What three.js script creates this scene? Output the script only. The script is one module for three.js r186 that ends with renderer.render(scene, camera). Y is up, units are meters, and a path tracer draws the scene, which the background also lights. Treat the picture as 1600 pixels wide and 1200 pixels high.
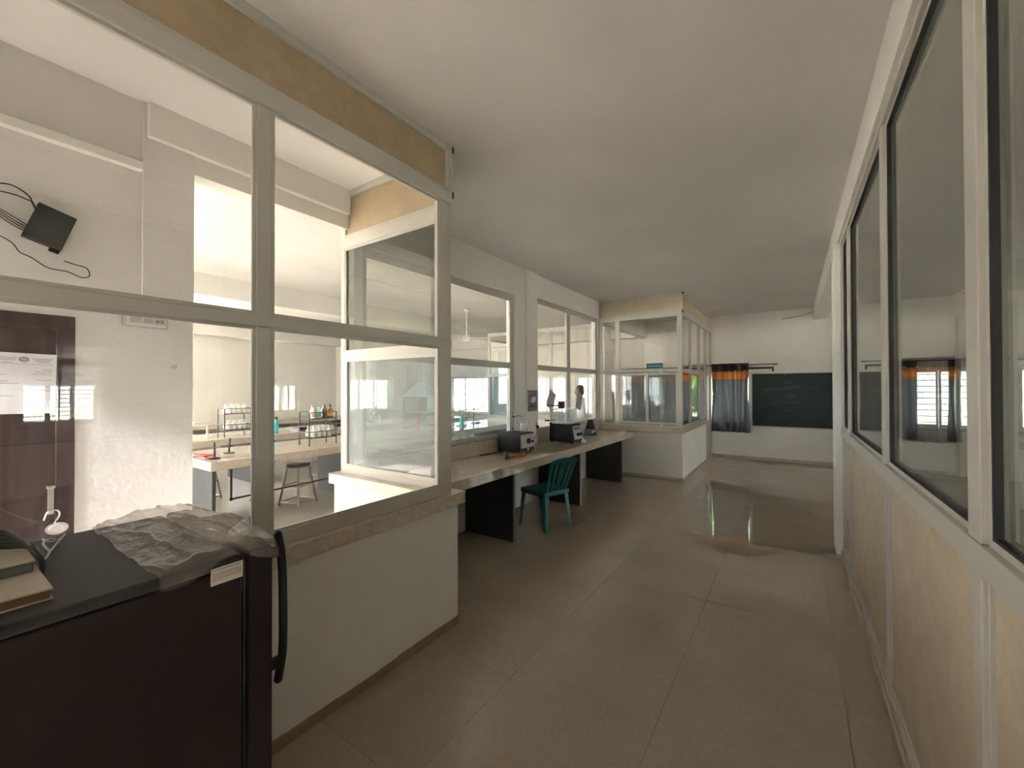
import * as THREE from 'three';
import { RoundedBoxGeometry } from 'three/addons/geometries/RoundedBoxGeometry.js';
import { mergeGeometries, mergeVertices } from 'three/addons/utils/BufferGeometryUtils.js';
import { MarchingCubes } from 'three/addons/objects/MarchingCubes.js';

// ---------------------------------------------------------------- camera, sky, exposure
const scene = new THREE.Scene();
const camera = new THREE.PerspectiveCamera(2 * Math.atan(600 / 647.2) * 180 / Math.PI, 4 / 3, 0.05, 200);
camera.position.set(0, 1.7, 0);
camera.rotation.order = 'YXZ';
camera.rotation.set(0.00859, 0.5952, -0.00252);
const renderer = new THREE.WebGLRenderer({ antialias: true });
renderer.toneMapping = THREE.LinearToneMapping;
renderer.toneMappingExposure = 33;
renderer.shadowMap.enabled = true;
{ // bright even overcast
  const W = 64, H = 32, d = new Float32Array(W * H * 4);
  for (let y = 0; y < H; y++) for (let x = 0; x < W; x++) {
    const up = Math.max(0, (y + 0.5) / H * 2 - 1), k = 0.85 + 0.25 * up, o = (y * W + x) * 4;
    d[o] = 0.97 * k; d[o + 1] = 0.985 * k; d[o + 2] = 1.0 * k; d[o + 3] = 1;
  }
  const t = new THREE.DataTexture(d, W, H, THREE.RGBAFormat, THREE.FloatType);
  t.mapping = THREE.EquirectangularReflectionMapping; t.magFilter = THREE.LinearFilter; t.needsUpdate = true;
  scene.background = t; scene.backgroundIntensity = 1.0;
}

{ // sun from behind the viewer: it falls on the ground outside and through the windows behind
  const sun = new THREE.DirectionalLight(new THREE.Color().setRGB(1, 0.985, 0.965), 6);
  sun.position.set(2.85, 31.8, 50.8); sun.shadow.radius = 10; sun.target.position.set(0, 0, 0); sun.castShadow = true; sun.shadow.mapSize.set(2048, 2048);
  Object.assign(sun.shadow.camera, { left: -45, right: 45, top: 45, bottom: -45, near: 1, far: 120 });
  sun.name = 'sun'; scene.add(sun, sun.target);
}

// ---------------------------------------------------------------- helpers
let seed = 7;
const rnd = () => { seed = (seed + 0x6d2b79f5) | 0; let t = Math.imul(seed ^ (seed >>> 15), 1 | seed); t = (t + Math.imul(t ^ (t >>> 7), 61 | t)) ^ t; return ((t ^ (t >>> 14)) >>> 0) / 4294967296; };
const used = {};
const numbered = (n) => { const k = used[n] = (used[n] ?? -1) + 1; return k ? n + '_' + String(k).padStart(3, '0') : n; };
function tag(o, label, category, group, kind) {
  if (label) o.userData.label = label; if (category) o.userData.category = category;
  if (group) o.userData.group = group; if (kind) o.userData.kind = kind;
  return o;
}
function thing(name, label, category, pos = [0, 0, 0], turn = 0, group) {
  const o = new THREE.Group(); o.name = numbered(name); o.position.set(...pos); o.rotation.y = turn;
  scene.add(o); return tag(o, label, category, group);
}
function struct(name, label, pos = [0, 0, 0], turn = 0) {
  const o = new THREE.Group(); o.name = name; o.position.set(...pos); o.rotation.y = turn; scene.add(o);
  return tag(o, label, null, null, 'structure');
}
function uvMetres(g) { // box-projected uv, in metres
  g = g.index ? g.toNonIndexed() : g;
  if (!g.attributes.normal) g.computeVertexNormals();
  const p = g.attributes.position, n = p.count, uv = new Float32Array(n * 2), a = new THREE.Vector3(), b = new THREE.Vector3(), c = new THREE.Vector3();
  for (let i = 0; i < n; i += 3) {
    a.fromBufferAttribute(p, i); b.fromBufferAttribute(p, i + 1); c.fromBufferAttribute(p, i + 2);
    const N = b.clone().sub(a).cross(c.clone().sub(a)), x = Math.abs(N.x), y = Math.abs(N.y), z = Math.abs(N.z);
    [a, b, c].forEach((v, k) => { uv[(i + k) * 2] = x >= y && x >= z ? v.z : v.x; uv[(i + k) * 2 + 1] = y > x && y > z ? v.z : v.y; });
  }
  g.setAttribute('uv', new THREE.BufferAttribute(uv, 2));
  return g;
}
function clean(g) { g = g.index ? g.toNonIndexed() : g; if (!g.attributes.normal) g.computeVertexNormals(); for (const k of Object.keys(g.attributes)) if (!['position', 'normal', 'uv'].includes(k)) g.deleteAttribute(k);
  if (!g.attributes.uv) g.setAttribute('uv', new THREE.BufferAttribute(new Float32Array(g.attributes.position.count * 2), 2)); return g; }
function mesh(name, geos, mat, parent = scene, keepUV) {
  let g = Array.isArray(geos) ? (geos.length > 1 ? mergeGeometries(geos.map(clean)) : clean(geos[0])) : clean(geos);
  if (!keepUV) g = uvMetres(g);
  const m = new THREE.Mesh(g, mat); m.name = parent === scene ? numbered(name) : name; m.castShadow = m.receiveShadow = true; parent.add(m); return m;
}
// box from corner to corner, edges softened by r
function bx(x0, x1, y0, y1, z0, z1, r = 0) {
  const w = Math.abs(x1 - x0), h = Math.abs(y1 - y0), d = Math.abs(z1 - z0); r = Math.min(r, w / 2.01, h / 2.01, d / 2.01);
  const g = r > 0 ? new RoundedBoxGeometry(w, h, d, 2, r) : new THREE.BoxGeometry(w, h, d);
  return g.translate((x0 + x1) / 2, (y0 + y1) / 2, (z0 + z1) / 2);
}
const V = (x, y, z) => new THREE.Vector3(x, y, z);
function tube(pts, r, seg = 24, rs = 8, closed = false) { return new THREE.TubeGeometry(new THREE.CatmullRomCurve3(pts.map((p) => V(...p)), closed), seg, r, rs, closed); }
function rod(a, b, r, rs = 10, r2 = r) { // straight bar with closed ends
  const A = V(...a), B = V(...b), L = A.distanceTo(B), g = new THREE.CylinderGeometry(r2, r, L, rs);
  g.translate(0, L / 2, 0); g.applyQuaternion(new THREE.Quaternion().setFromUnitVectors(V(0, 1, 0), B.clone().sub(A).normalize())); return g.translate(...a);
}
const cyl = (r0, r1, y0, y1, x = 0, z = 0, n = 24) => new THREE.CylinderGeometry(r1, r0, y1 - y0, n).translate(x, (y0 + y1) / 2, z);
const lathe = (pts, n = 24) => new THREE.LatheGeometry(pts.map((p) => new THREE.Vector2(...p)), n);
const sph = (r, x, y, z, n = 16) => new THREE.SphereGeometry(r, n, Math.max(6, n >> 1)).translate(x, y, z);
// wall slab with rectangular holes, in local xy, from z = 0 to z = t
function slabWithHoles(x0, x1, y0, y1, t, holes) {
  const s = new THREE.Shape(); s.moveTo(x0, y0); s.lineTo(x1, y0); s.lineTo(x1, y1); s.lineTo(x0, y1); s.closePath();
  for (const [a, b, c, d] of holes) { const h = new THREE.Path(); h.moveTo(a, c); h.lineTo(a, d); h.lineTo(b, d); h.lineTo(b, c); h.closePath(); s.holes.push(h); }
  return new THREE.ExtrudeGeometry(s, { depth: t, bevelEnabled: false });
}
// ---------------------------------------------------------------- textures
const hash = (x, y, s) => { let h = (x * 374761393 + y * 668265263 + s * 2147483647) | 0; h = Math.imul(h ^ (h >>> 13), 1274126177); return ((h ^ (h >>> 16)) >>> 0) / 4294967296; };
function pnoise(x, y, per, s) { const xi = Math.floor(x), yi = Math.floor(y), fx = x - xi, fy = y - yi, u = fx * fx * (3 - 2 * fx), v = fy * fy * (3 - 2 * fy), m = (a) => ((a % per) + per) % per;
  const a = hash(m(xi), m(yi), s), b = hash(m(xi + 1), m(yi), s), c = hash(m(xi), m(yi + 1), s), d = hash(m(xi + 1), m(yi + 1), s); return a + (b - a) * u + (c - a) * v + (a - b - c + d) * u * v; }
function fbm(u, v, f, oct, s) { let t = 0, a = 0.5, w = 0; for (let i = 0; i < oct; i++) { t += a * pnoise(u * f, v * f, f, s + i); w += a; a *= 0.55; f *= 2; } return t / w; }
function tex(N, fn, srgb, rep = 1) {
  const d = new Uint8Array(N * N * 4);
  for (let y = 0; y < N; y++) for (let x = 0; x < N; x++) { const c = fn(x / N, y / N), o = (y * N + x) * 4; d[o] = c[0] * 255; d[o + 1] = c[1] * 255; d[o + 2] = c[2] * 255; d[o + 3] = 255; }
  const t = new THREE.DataTexture(d, N, N); t.wrapS = t.wrapT = THREE.RepeatWrapping; t.magFilter = THREE.LinearFilter; t.minFilter = THREE.LinearMipmapLinearFilter; t.generateMipmaps = true;
  if (srgb) t.colorSpace = THREE.SRGBColorSpace; t.repeat.set(rep, rep); t.needsUpdate = true; return t;
}
const grey = (v) => [v, v, v];
const clamp = (v) => Math.min(1, Math.max(0, v));
const tPlaster = tex(512, (u, v) => grey(clamp(0.55 * fbm(u, v, 8, 4, 3) + 0.45 * fbm(u, v, 40, 3, 9))), false, 0.8);
const tRough = tex(512, (u, v) => { const n = fbm(u, v, 22, 3, 21); return grey(clamp(0.35 * fbm(u, v, 6, 3, 5) + 0.8 * Math.pow(Math.abs(n - 0.5) * 2, 0.8) * 0.6 + 0.25 * fbm(u, v, 64, 2, 31))); }, false, 1.0);
const tMottle = tex(256, (u, v) => grey(0.93 + 0.07 * fbm(u, v, 4, 4, 13)), true, 0.35);
const tGranite = tex(512, (u, v) => { const a = fbm(u, v, 24, 4, 2), b = fbm(u, v, 90, 2, 8), c = fbm(u, v, 5, 3, 17), k = 0.84 + 0.12 * (a - 0.5) + 0.1 * (b - 0.5) + 0.08 * (c - 0.5); return [clamp(k * 1.01), clamp(k * 0.985), clamp(k * 0.95)]; }, true, 1.6);
const tDark = tex(256, (u, v) => { const k = 0.85 + 0.3 * (fbm(u, v, 40, 3, 4) - 0.5) + 0.3 * (fbm(u, v, 6, 3, 6) - 0.5); return grey(clamp(k)); }, true, 1.2);
const tTile = tex(512, (u, v) => { const k = 0.95 + 0.07 * (fbm(u, v, 5, 5, 44) - 0.5) + 0.05 * (fbm(u, v, 120, 1, 41) - 0.5); return [k, k * 0.995, k * 0.985].map(clamp); }, true, 0.7);
const tPly = tex(256, (u, v) => { const k = 0.93 + 0.1 * (fbm(u, v * 1, 12, 4, 61) - 0.5) + 0.06 * (fbm(u, v, 60, 2, 66) - 0.5); return [k, k, k].map(clamp); }, true, 0.7);
const tWood = tex(256, (u, v) => { const k = 0.85 + 0.3 * (pnoise(u * 48, v * 4, 48, 71) - 0.5) + 0.1 * (fbm(u, v, 20, 2, 72) - 0.5); return [k, k, k].map(clamp); }, true, 1);
const tDust = tex(512, (u, v) => { const a = fbm(u, v, 3, 4, 81), b = fbm(u + 0.3 * fbm(u, v, 4, 2, 84), v, 6, 4, 82); const low = Math.pow(clamp(1.15 - v * 1.15), 2); return grey(clamp(1.0 - 0.42 * low * Math.pow(b, 3) - 0.06 * low - 0.02 * a)); }, false, 1);
const tWeave = tex(128, (u, v) => grey(0.82 + 0.18 * hash(Math.floor(u * 128), Math.floor(v * 64), 5)), true, 6);
const tCrumple = tex(512, (u, v) => grey(clamp(Math.abs(fbm(u, v, 7, 4, 91) - 0.5) * 2.2 * 0.7 + 0.4 * Math.abs(fbm(u, v, 18, 3, 95) - 0.5) * 2)), false, 2.5);
const tGrain = tex(256, (u, v) => grey(fbm(u, v, 64, 2, 99)), false, 6);

const std = (o) => new THREE.MeshStandardMaterial(o), phy = (o) => new THREE.MeshPhysicalMaterial(o);
const rgb = (r, g, b) => new THREE.Color().setRGB(r, g, b);
const M = {
  plaster: std({ color: rgb(0.85, 0.833, 0.795), map: tMottle, roughness: 0.75, bumpMap: tPlaster, bumpScale: 0.0015 }),
  plasterRough: std({ color: rgb(0.8, 0.785, 0.765), map: tMottle, roughness: 0.7, bumpMap: tRough, bumpScale: 0.0016 }),
  ceiling: std({ color: rgb(0.83, 0.807, 0.782), map: tMottle, roughness: 0.9, bumpMap: tPlaster, bumpScale: 0.001 }),
  tile: phy({ color: rgb(0.44, 0.38, 0.31), map: tTile, roughness: 0.035, specularIntensity: 1, ior: 1.55 }),
  grout: std({ color: rgb(0.33, 0.27, 0.205), roughness: 0.9 }),
  labfloor: phy({ color: rgb(0.4, 0.37, 0.34), map: tTile, roughness: 0.07, ior: 1.5 }),
  granite: phy({ color: rgb(0.84, 0.77, 0.69), map: tGranite, roughness: 0.035, ior: 1.55 }),
  slate: std({ color: rgb(0.035, 0.034, 0.034), map: tDark, roughness: 0.45 }),
  slateGrey: std({ color: rgb(0.042, 0.045, 0.05), map: tDark, roughness: 0.5 }),
  slateEdge: std({ color: rgb(0.33, 0.3, 0.27), map: tDark, roughness: 0.6 }),
  alu: std({ color: rgb(0.52, 0.5, 0.45), roughness: 0.38, metalness: 0.0 }),
  gasket: std({ color: rgb(0.012, 0.012, 0.012), roughness: 0.6 }),
  ply: std({ color: rgb(0.68, 0.57, 0.42), map: tPly, roughness: 0.42 }),
  plyDark: std({ color: rgb(0.5, 0.385, 0.25), map: tPly, roughness: 0.45 }),
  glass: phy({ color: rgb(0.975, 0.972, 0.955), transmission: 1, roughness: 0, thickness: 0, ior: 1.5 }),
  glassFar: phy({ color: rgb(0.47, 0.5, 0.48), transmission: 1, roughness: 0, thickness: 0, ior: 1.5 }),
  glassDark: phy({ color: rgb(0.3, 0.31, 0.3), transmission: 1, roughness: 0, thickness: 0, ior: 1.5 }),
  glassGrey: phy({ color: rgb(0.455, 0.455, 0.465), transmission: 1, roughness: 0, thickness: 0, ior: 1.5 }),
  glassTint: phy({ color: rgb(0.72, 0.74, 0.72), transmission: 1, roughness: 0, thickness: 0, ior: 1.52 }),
  glassDust: phy({ color: rgb(0.86, 0.9, 0.92), transmission: 0.99, transmissionMap: tDust, roughness: 0, thickness: 0, ior: 1.5 }),
  glassDirty: phy({ color: rgb(0.62, 0.66, 0.66), transmission: 0.88, transmissionMap: tDust, roughness: 0.02, thickness: 0, ior: 1.5 }),
  ware: phy({ color: rgb(0.96, 0.98, 0.98), transmission: 0.85, roughness: 0.03, thickness: 0, ior: 1.5 }),
  black: std({ color: rgb(0.012, 0.012, 0.013), roughness: 0.35 }),
  blackMatte: std({ color: rgb(0.011, 0.011, 0.012), roughness: 0.6 }),
  fridge: phy({ color: rgb(0.011, 0.004, 0.005), roughness: 0.35, clearcoat: 0.3, clearcoatRoughness: 0.25 }),
  fridgeTop: std({ color: rgb(0.03, 0.024, 0.024), roughness: 0.55, bumpMap: tGrain, bumpScale: 0.0006 }),
  greyPlastic: std({ color: rgb(0.12, 0.12, 0.12), roughness: 0.5 }),
  wrap: phy({ color: rgb(0.62, 0.59, 0.54), transmission: 0.84, roughness: 0.08, thickness: 0, ior: 1.5, bumpMap: tCrumple, bumpScale: 0.005, side: THREE.DoubleSide }),
  cardboard: std({ color: rgb(0.46, 0.4, 0.31), roughness: 0.8 }),
  bookEdge: std({ color: rgb(0.2, 0.1, 0.045), roughness: 0.7 }),
  door: std({ color: rgb(0.075, 0.045, 0.045), map: tWood, roughness: 0.4 }),
  white: std({ color: rgb(0.75, 0.74, 0.72), roughness: 0.4 }),
  paper: std({ color: rgb(0.78, 0.78, 0.82), roughness: 0.85 }),
  chrome: std({ color: rgb(0.62, 0.61, 0.59), roughness: 0.28, metalness: 1 }),
  steel: std({ color: rgb(0.3, 0.3, 0.31), roughness: 0.42, metalness: 0.7 }),
  iron: std({ color: rgb(0.05, 0.05, 0.055), roughness: 0.45, metalness: 0.3 }),
  pipe: std({ color: rgb(0.06, 0.035, 0.03), roughness: 0.5 }),
  red: std({ color: rgb(0.5, 0.04, 0.03), roughness: 0.45 }),
  orangeHose: std({ color: rgb(0.42, 0.13, 0.045), roughness: 0.5 }),
  teal: phy({ color: rgb(0.004, 0.115, 0.125), roughness: 0.33, ior: 1.5 }),
  tealLight: std({ color: rgb(0.1, 0.5, 0.52), roughness: 0.4 }),
  tealDoor: std({ color: rgb(0.22, 0.42, 0.48), roughness: 0.45 }),
  blue: std({ color: rgb(0.02, 0.05, 0.2), roughness: 0.4 }),
  blueLabel: std({ color: rgb(0.05, 0.5, 0.6), roughness: 0.5 }),
  blueGrey: std({ color: rgb(0.07, 0.13, 0.17), roughness: 0.4 }),
  paleBlue: std({ color: rgb(0.55, 0.66, 0.72), roughness: 0.35 }),
  amber: phy({ color: rgb(0.28, 0.12, 0.03), roughness: 0.12 }),
  darkGlass: phy({ color: rgb(0.045, 0.03, 0.028), roughness: 0.1 }),
  orangeLabel: std({ color: rgb(0.75, 0.38, 0.12), roughness: 0.6 }),
  bottle: phy({ color: rgb(0.86, 0.86, 0.82), roughness: 0.25, transmission: 0.25, thickness: 0 }),
  panelWhite: std({ color: rgb(0.5, 0.5, 0.49), roughness: 0.45 }),
  curtain: std({ color: rgb(0.135, 0.135, 0.15), map: tWeave, roughness: 0.95, side: THREE.DoubleSide }),
  cloth: phy({ color: rgb(0.135, 0.135, 0.155), map: tWeave, roughness: 1, transmission: 0.45, thickness: 0, side: THREE.DoubleSide }),
  clothOrange: phy({ color: rgb(0.62, 0.2, 0.05), map: tWeave, roughness: 1, transmission: 0.4, thickness: 0, side: THREE.DoubleSide }),
  clothDark: phy({ color: rgb(0.06, 0.06, 0.066), map: tWeave, roughness: 1, transmission: 0.25, thickness: 0, side: THREE.DoubleSide }),
  skin: std({ color: rgb(0.27, 0.15, 0.09), roughness: 0.55 }),
  hair: std({ color: rgb(0.012, 0.011, 0.011), roughness: 0.5 }),
  shirt: std({ color: rgb(0.66, 0.67, 0.7), roughness: 0.9 }),
  trousers: std({ color: rgb(0.05, 0.055, 0.07), roughness: 0.9 }),
  leaf: phy({ color: rgb(0.2, 0.42, 0.05), roughness: 0.8, transmission: 0.35, thickness: 0, side: THREE.DoubleSide }),
  bark: std({ color: rgb(0.13, 0.1, 0.07), roughness: 0.9 }),
  earth: std({ color: rgb(0.6, 0.55, 0.48), roughness: 1 }),
};

// ---------------------------------------------------------------- main measures
const CEIL = 3.43, XL = -2.013, XW = -3.24, XR = 0.41, ZFAR = -11.2, ZC = -7.93, XC = -1.65, XB = -12, ZNEAR = 3.2, XE = 8.5;
const RAIL0 = 1.984, RAIL1 = 2.035, SILL0 = 0.86, SILL1 = 0.95;

// ---------------------------------------------------------------- shell
{
  const f = struct('floor', 'glossy beige tile floor of the corridor and the rooms beside it');
  mesh('floor_slab', bx(XB - 0.3, XE + 0.3, -0.2, -0.012, ZFAR - 0.3, ZNEAR + 0.3), M.grout, f);
  // vitrified tiles 0.8 m square, 1.5 mm joints, in the corridor and the glazed cabins
  const tg = [0, 1, 2, 3].map((k) => { const g = uvMetres(clean(new RoundedBoxGeometry(0.7985, 0.012, 0.7985, 1, 0.0008))); const a = g.attributes.uv; for (let i = 0; i < a.count; i++) a.setXY(i, a.getX(i) + k * 0.37, a.getY(i) + k * 0.61); return g; });
  const tm = [0.97, 1, 1.03].map((k) => { const m = M.tile.clone(); m.color.multiplyScalar(k); return m; });
  let n = 0;
  for (let iz = 0; iz < 18; iz++) for (let ix = 0; ix < 6; ix++) {
    const x = -3.19 + 0.8 * ix - 0.19, z = 3.185 - 0.8 * iz; if (x > 1.2 || z < -11.3) continue;
    const m = new THREE.Mesh(tg[(ix * 3 + iz * 5) % 4], tm[Math.floor(hash(ix, iz, 77) * 3)]); m.name = n ? 'tile_' + String(n).padStart(3, '0') : 'tile'; n++;
    m.position.set(x, -0.006, z); m.castShadow = m.receiveShadow = true; f.add(m);
  }
  mesh('lab_floor', bx(XB - 0.1, -3.785, -0.012, 0, ZFAR - 0.1, ZNEAR + 0.1), M.labfloor, f);
  mesh('side_room_floor', bx(1.025, XE + 0.1, -0.012, 0, ZFAR - 0.1, ZNEAR + 0.1), M.tile, f);
  const c = struct('ceiling', 'plain off-white plastered ceiling with shallow beams');
  mesh('ceiling_slab', bx(XB - 0.3, XE + 0.3, CEIL, CEIL + 0.2, ZFAR - 0.3, 1.08), M.ceiling, c);
  mesh('ceiling_slab', bx(XB - 0.3, XW, CEIL, CEIL + 0.2, 1.08, ZNEAR + 0.3), M.ceiling, c); mesh('ceiling_slab', bx(XL - 0.117, XE + 0.3, CEIL, CEIL + 0.2, 1.08, ZNEAR + 0.3), M.ceiling, c);
  for (const [n2, x0, x1, y0, z0, z1] of [['beam', 0.385, 0.62, 3.165, ZFAR, ZNEAR], ['beam', XW - 0.15, XW, 3.02, ZFAR, -7.99], ['beam', XB, XW - 0.2, 3.02, -11.2, -10.95], ['beam', -7.6, -7.3, 3.1, ZFAR, ZNEAR], ['beam', XB, XB + 0.28, 3.0, ZFAR, ZNEAR]])
    mesh(n2, bx(x0, x1, y0, CEIL + 0.01, z0, z1, 0.004), M.plaster, c);
}
// windows in the outside walls: [along0, along1, y0, y1]
const WY0 = 0.88, WY1 = 2.06;
const farWins = [[-10.3, -8.5, 0.78, 2.1], [-6.75, -5.6, WY0, WY1], [-5.35, -4.6, WY0, WY1], [-3.95, -1.86, WY0, WY1], [-1.74, -0.79, WY0, WY1], [1.75, 2.95, WY0, WY1], [3.35, 4.5, WY0, WY1]];
const backWins = [[8.85, 10.05, WY0, WY1], [0.6, 3.5, 0.8, 3.0], [-3.0, 0.2, 0.8, 3.0]];      // along = -z, wall x = XB
const eastWins = [[1.3, 2.45, 0.95, 1.85], [6.1, 6.9, 0.95, 1.85], [8.4, 10.4, WY0, WY1]];
const nearWins = [[-7.3, -4.9, 0.8, 2.5], [-1.2, -0.25, 1.1, 2.0], [2.4, 3.7, 1.0, 2.0]];
{
  const w = struct('wall_far', 'off-white end wall with the window openings and the chalkboard', [0, 0, ZFAR - 0.23]);
  mesh('wall_slab', slabWithHoles(XB - 0.2, XE + 0.2, 0, CEIL, 0.23, farWins), M.plaster, w);
  mesh('pier', bx(-4.47, -4.16, 0, CEIL, 0.2, 0.85, 0.004), M.plaster, w);
  mesh('pier', bx(0.72, 1.1, 0, CEIL, 0.2, 0.4, 0.004), M.plaster, w);
  mesh('skirting', bx(XC, 0.74, 0, 0.075, 0.225, 0.242, 0.003), M.granite, w);
  const b = struct('wall_back', 'white outer wall of the laboratory with its grilled windows', [XB - 0.23, 0, 0], Math.PI / 2);
  mesh('wall_slab', slabWithHoles(-ZNEAR, -ZFAR, 0, CEIL, 0.23, backWins), M.plaster, b);
  mesh('pier', bx(7.75, 9.0, 0, CEIL, 0.2, 0.62, 0.004), M.plaster, b);
  const e = struct('wall_east', 'white outer wall of the room behind the glazed partition', [XE, 0, 0], Math.PI / 2);
  mesh('wall_slab', slabWithHoles(-ZNEAR, -ZFAR, 0, CEIL, 0.23, eastWins), M.plaster, e);
  const n = struct('wall_near', 'white wall closing the corridor behind the viewer', [0, 0, ZNEAR]);
  mesh('wall_slab', slabWithHoles(XB - 0.2, XW, 0, CEIL, 0.23, nearWins.slice(0, 1)), M.plaster, n);
  mesh('wall_slab', slabWithHoles(XL - 0.117, XE + 0.2, 0, CEIL, 0.23, nearWins.slice(1)), M.plaster, n);
  mesh('side_slab', bx(XL - 0.117, XL - 0.002, SILL1, CEIL, -2.12, 0), M.plaster, n);
}
{
  const e = struct('wall_cabin_end', 'white wall with a tall window closing the near cabin', [0, 0, 0.85]);
  mesh('wall_slab', slabWithHoles(XW, XL - 0.06, 0, CEIL, 0.23, [[-3.236, -2.14, 0.1, 2.65]]), M.plaster, e);
}
let winNo = 0;
function outerWindow(label, pos, turn, x0, x1, y0, y1, panes, glass = M.glass, grille = true) {
  const w = struct('window_' + (++winNo), label, pos, turn), t = 0.045, zf = 0.1;
  mesh('window_frame', [bx(x0, x1, y0, y0 + t, zf - 0.03, zf + 0.03, 0.003), bx(x0, x1, y1 - t, y1, zf - 0.03, zf + 0.03, 0.003), bx(x0, x0 + t, y0 + t, y1 - t, zf - 0.03, zf + 0.03, 0.003), bx(x1 - t, x1, y0 + t, y1 - t, zf - 0.03, zf + 0.03, 0.003)], M.white, w);
  mesh('window_sill', bx(x0 - 0.03, x1 + 0.03, y0 - 0.03, y0, 0.06, 0.26, 0.004), M.granite, w);
  const step = (x1 - x0 - 2 * t) / panes;
  for (let i = 0; i < panes; i++) {
    const a = x0 + t + i * step, b = a + step, zz = zf + (i % 2 ? 0.014 : -0.014), s = 0.035;
    mesh('sash', [bx(a, b, y0 + t, y0 + t + s, zz - 0.012, zz + 0.012), bx(a, b, y1 - t - s, y1 - t, zz - 0.012, zz + 0.012), bx(a, a + s, y0 + t + s, y1 - t - s, zz - 0.012, zz + 0.012), bx(b - s, b, y0 + t + s, y1 - t - s, zz - 0.012, zz + 0.012)], M.white, w);
    mesh('pane', bx(a + s, b - s, y0 + t + s, y1 - t - s, zz - 0.002, zz + 0.002), glass, w);
  }
  if (grille) {
    const nb = 10, hb = bx(x0, x1, -0.008, 0.008, 0.025, 0.037), nv = Math.max(2, Math.round((x1 - x0) / 0.5));
    for (let i = 1; i < nb; i++) mesh('grille_bar', hb.clone().translate(0, y0 + (y1 - y0) * i / nb, 0), M.iron, w);
    for (let i = 1; i < nv; i++) mesh('grille_post', bx(x0 + (x1 - x0) * i / nv - 0.01, x0 + (x1 - x0) * i / nv + 0.01, y0, y1, 0.02, 0.032), M.iron, w);
  }
  return w;
}
const farPanes = [3, 3, 2, 4, 2, 2, 3];
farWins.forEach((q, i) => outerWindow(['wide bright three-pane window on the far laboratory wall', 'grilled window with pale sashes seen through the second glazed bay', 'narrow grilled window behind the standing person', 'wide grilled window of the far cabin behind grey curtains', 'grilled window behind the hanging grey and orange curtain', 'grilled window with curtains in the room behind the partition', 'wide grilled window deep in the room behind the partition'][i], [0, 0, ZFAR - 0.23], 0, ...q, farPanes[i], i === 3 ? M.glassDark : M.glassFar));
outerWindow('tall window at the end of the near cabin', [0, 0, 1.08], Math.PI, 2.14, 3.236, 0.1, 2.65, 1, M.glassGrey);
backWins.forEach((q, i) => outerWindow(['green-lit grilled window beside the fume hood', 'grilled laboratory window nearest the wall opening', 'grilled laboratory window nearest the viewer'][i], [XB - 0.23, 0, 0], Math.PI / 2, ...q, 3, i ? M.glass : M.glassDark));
eastWins.forEach((q, i) => outerWindow(['grilled side window opposite the first glass bay', 'grilled side window opposite the middle glass bays', 'grilled side window at the far end of the side room'][i], [XE + 0.23, 0, 0], -Math.PI / 2, -q[1], -q[0], q[2], q[3], 3));
nearWins.forEach((q, i) => outerWindow('window behind the viewer, bay ' + ['laboratory', 'corridor', 'side room'][i], [0, 0, ZNEAR + 0.23], Math.PI, -q[1], -q[0], q[2], q[3], 3));

// ---------------------------------------------------------------- glazed partitions
// local frame: x along, y up, z towards the corridor. Panes are given as [x0,x1,y0,y1].
function bead(x0, x1, y0, y1, z0, z1, t) { return [bx(x0, x1, y0, y0 + t, z0, z1), bx(x0, x1, y1 - t, y1, z0, z1), bx(x0, x0 + t, y0 + t, y1 - t, z0, z1), bx(x1 - t, x1, y0 + t, y1 - t, z0, z1)]; }
function pane(p, x0, x1, y0, y1, glass = M.glass, o = {}) {
  const zg = o.z ?? -0.02;
  mesh('glazing_bead', bead(x0, x1, y0, y1, zg + 0.004, zg + (o.proud ?? 0.016), o.bead ?? 0.016), M.alu, p);
  if (o.gasket) mesh('gasket', bead(x0 + (o.bead ?? 0.016), x1 - (o.bead ?? 0.016), y0 + (o.bead ?? 0.016), y1 - (o.bead ?? 0.016), zg + 0.0025, zg + 0.021, 0.009), M.gasket, p);
  const g = bx(x0, x1, y0, y1, zg - 0.0025, zg + 0.0025);
  const m = mesh('pane', g, glass, p);
  const uv = m.geometry.attributes.uv, ps = m.geometry.attributes.position; for (let i = 0; i < uv.count; i++) uv.setXY(i, (ps.getX(i) - x0) / 1.3, (ps.getY(i) - y0) / (y1 - y0));
}
const post = (p, x0, x1, y0, y1, d = 0.05, zf = 0) => mesh('post', bx(x0, x1, y0, y1, zf - d, zf, 0.003), M.alu, p);
const rail = (p, x0, x1, y0, y1, d = 0.05, zf = 0) => mesh('rail', bx(x0, x1, y0, y1, zf - d, zf, 0.003), M.alu, p);
const fascia = (p, x0, x1, y0, y1, caps, mat = M.plyDark) => { // plywood header with an edge trim
  mesh('header_panel', bx(x0, x1, y0, y1, -0.03, -0.012), mat, p);
  mesh('header_trim', [bx(x0, x1, y1 - 0.055, y1, -0.02, 0.006, 0.003), bx(x0, x1, y0 - 0.003, y0 + 0.03, -0.02, 0.0, 0.002)], M.alu, p);
};

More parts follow.
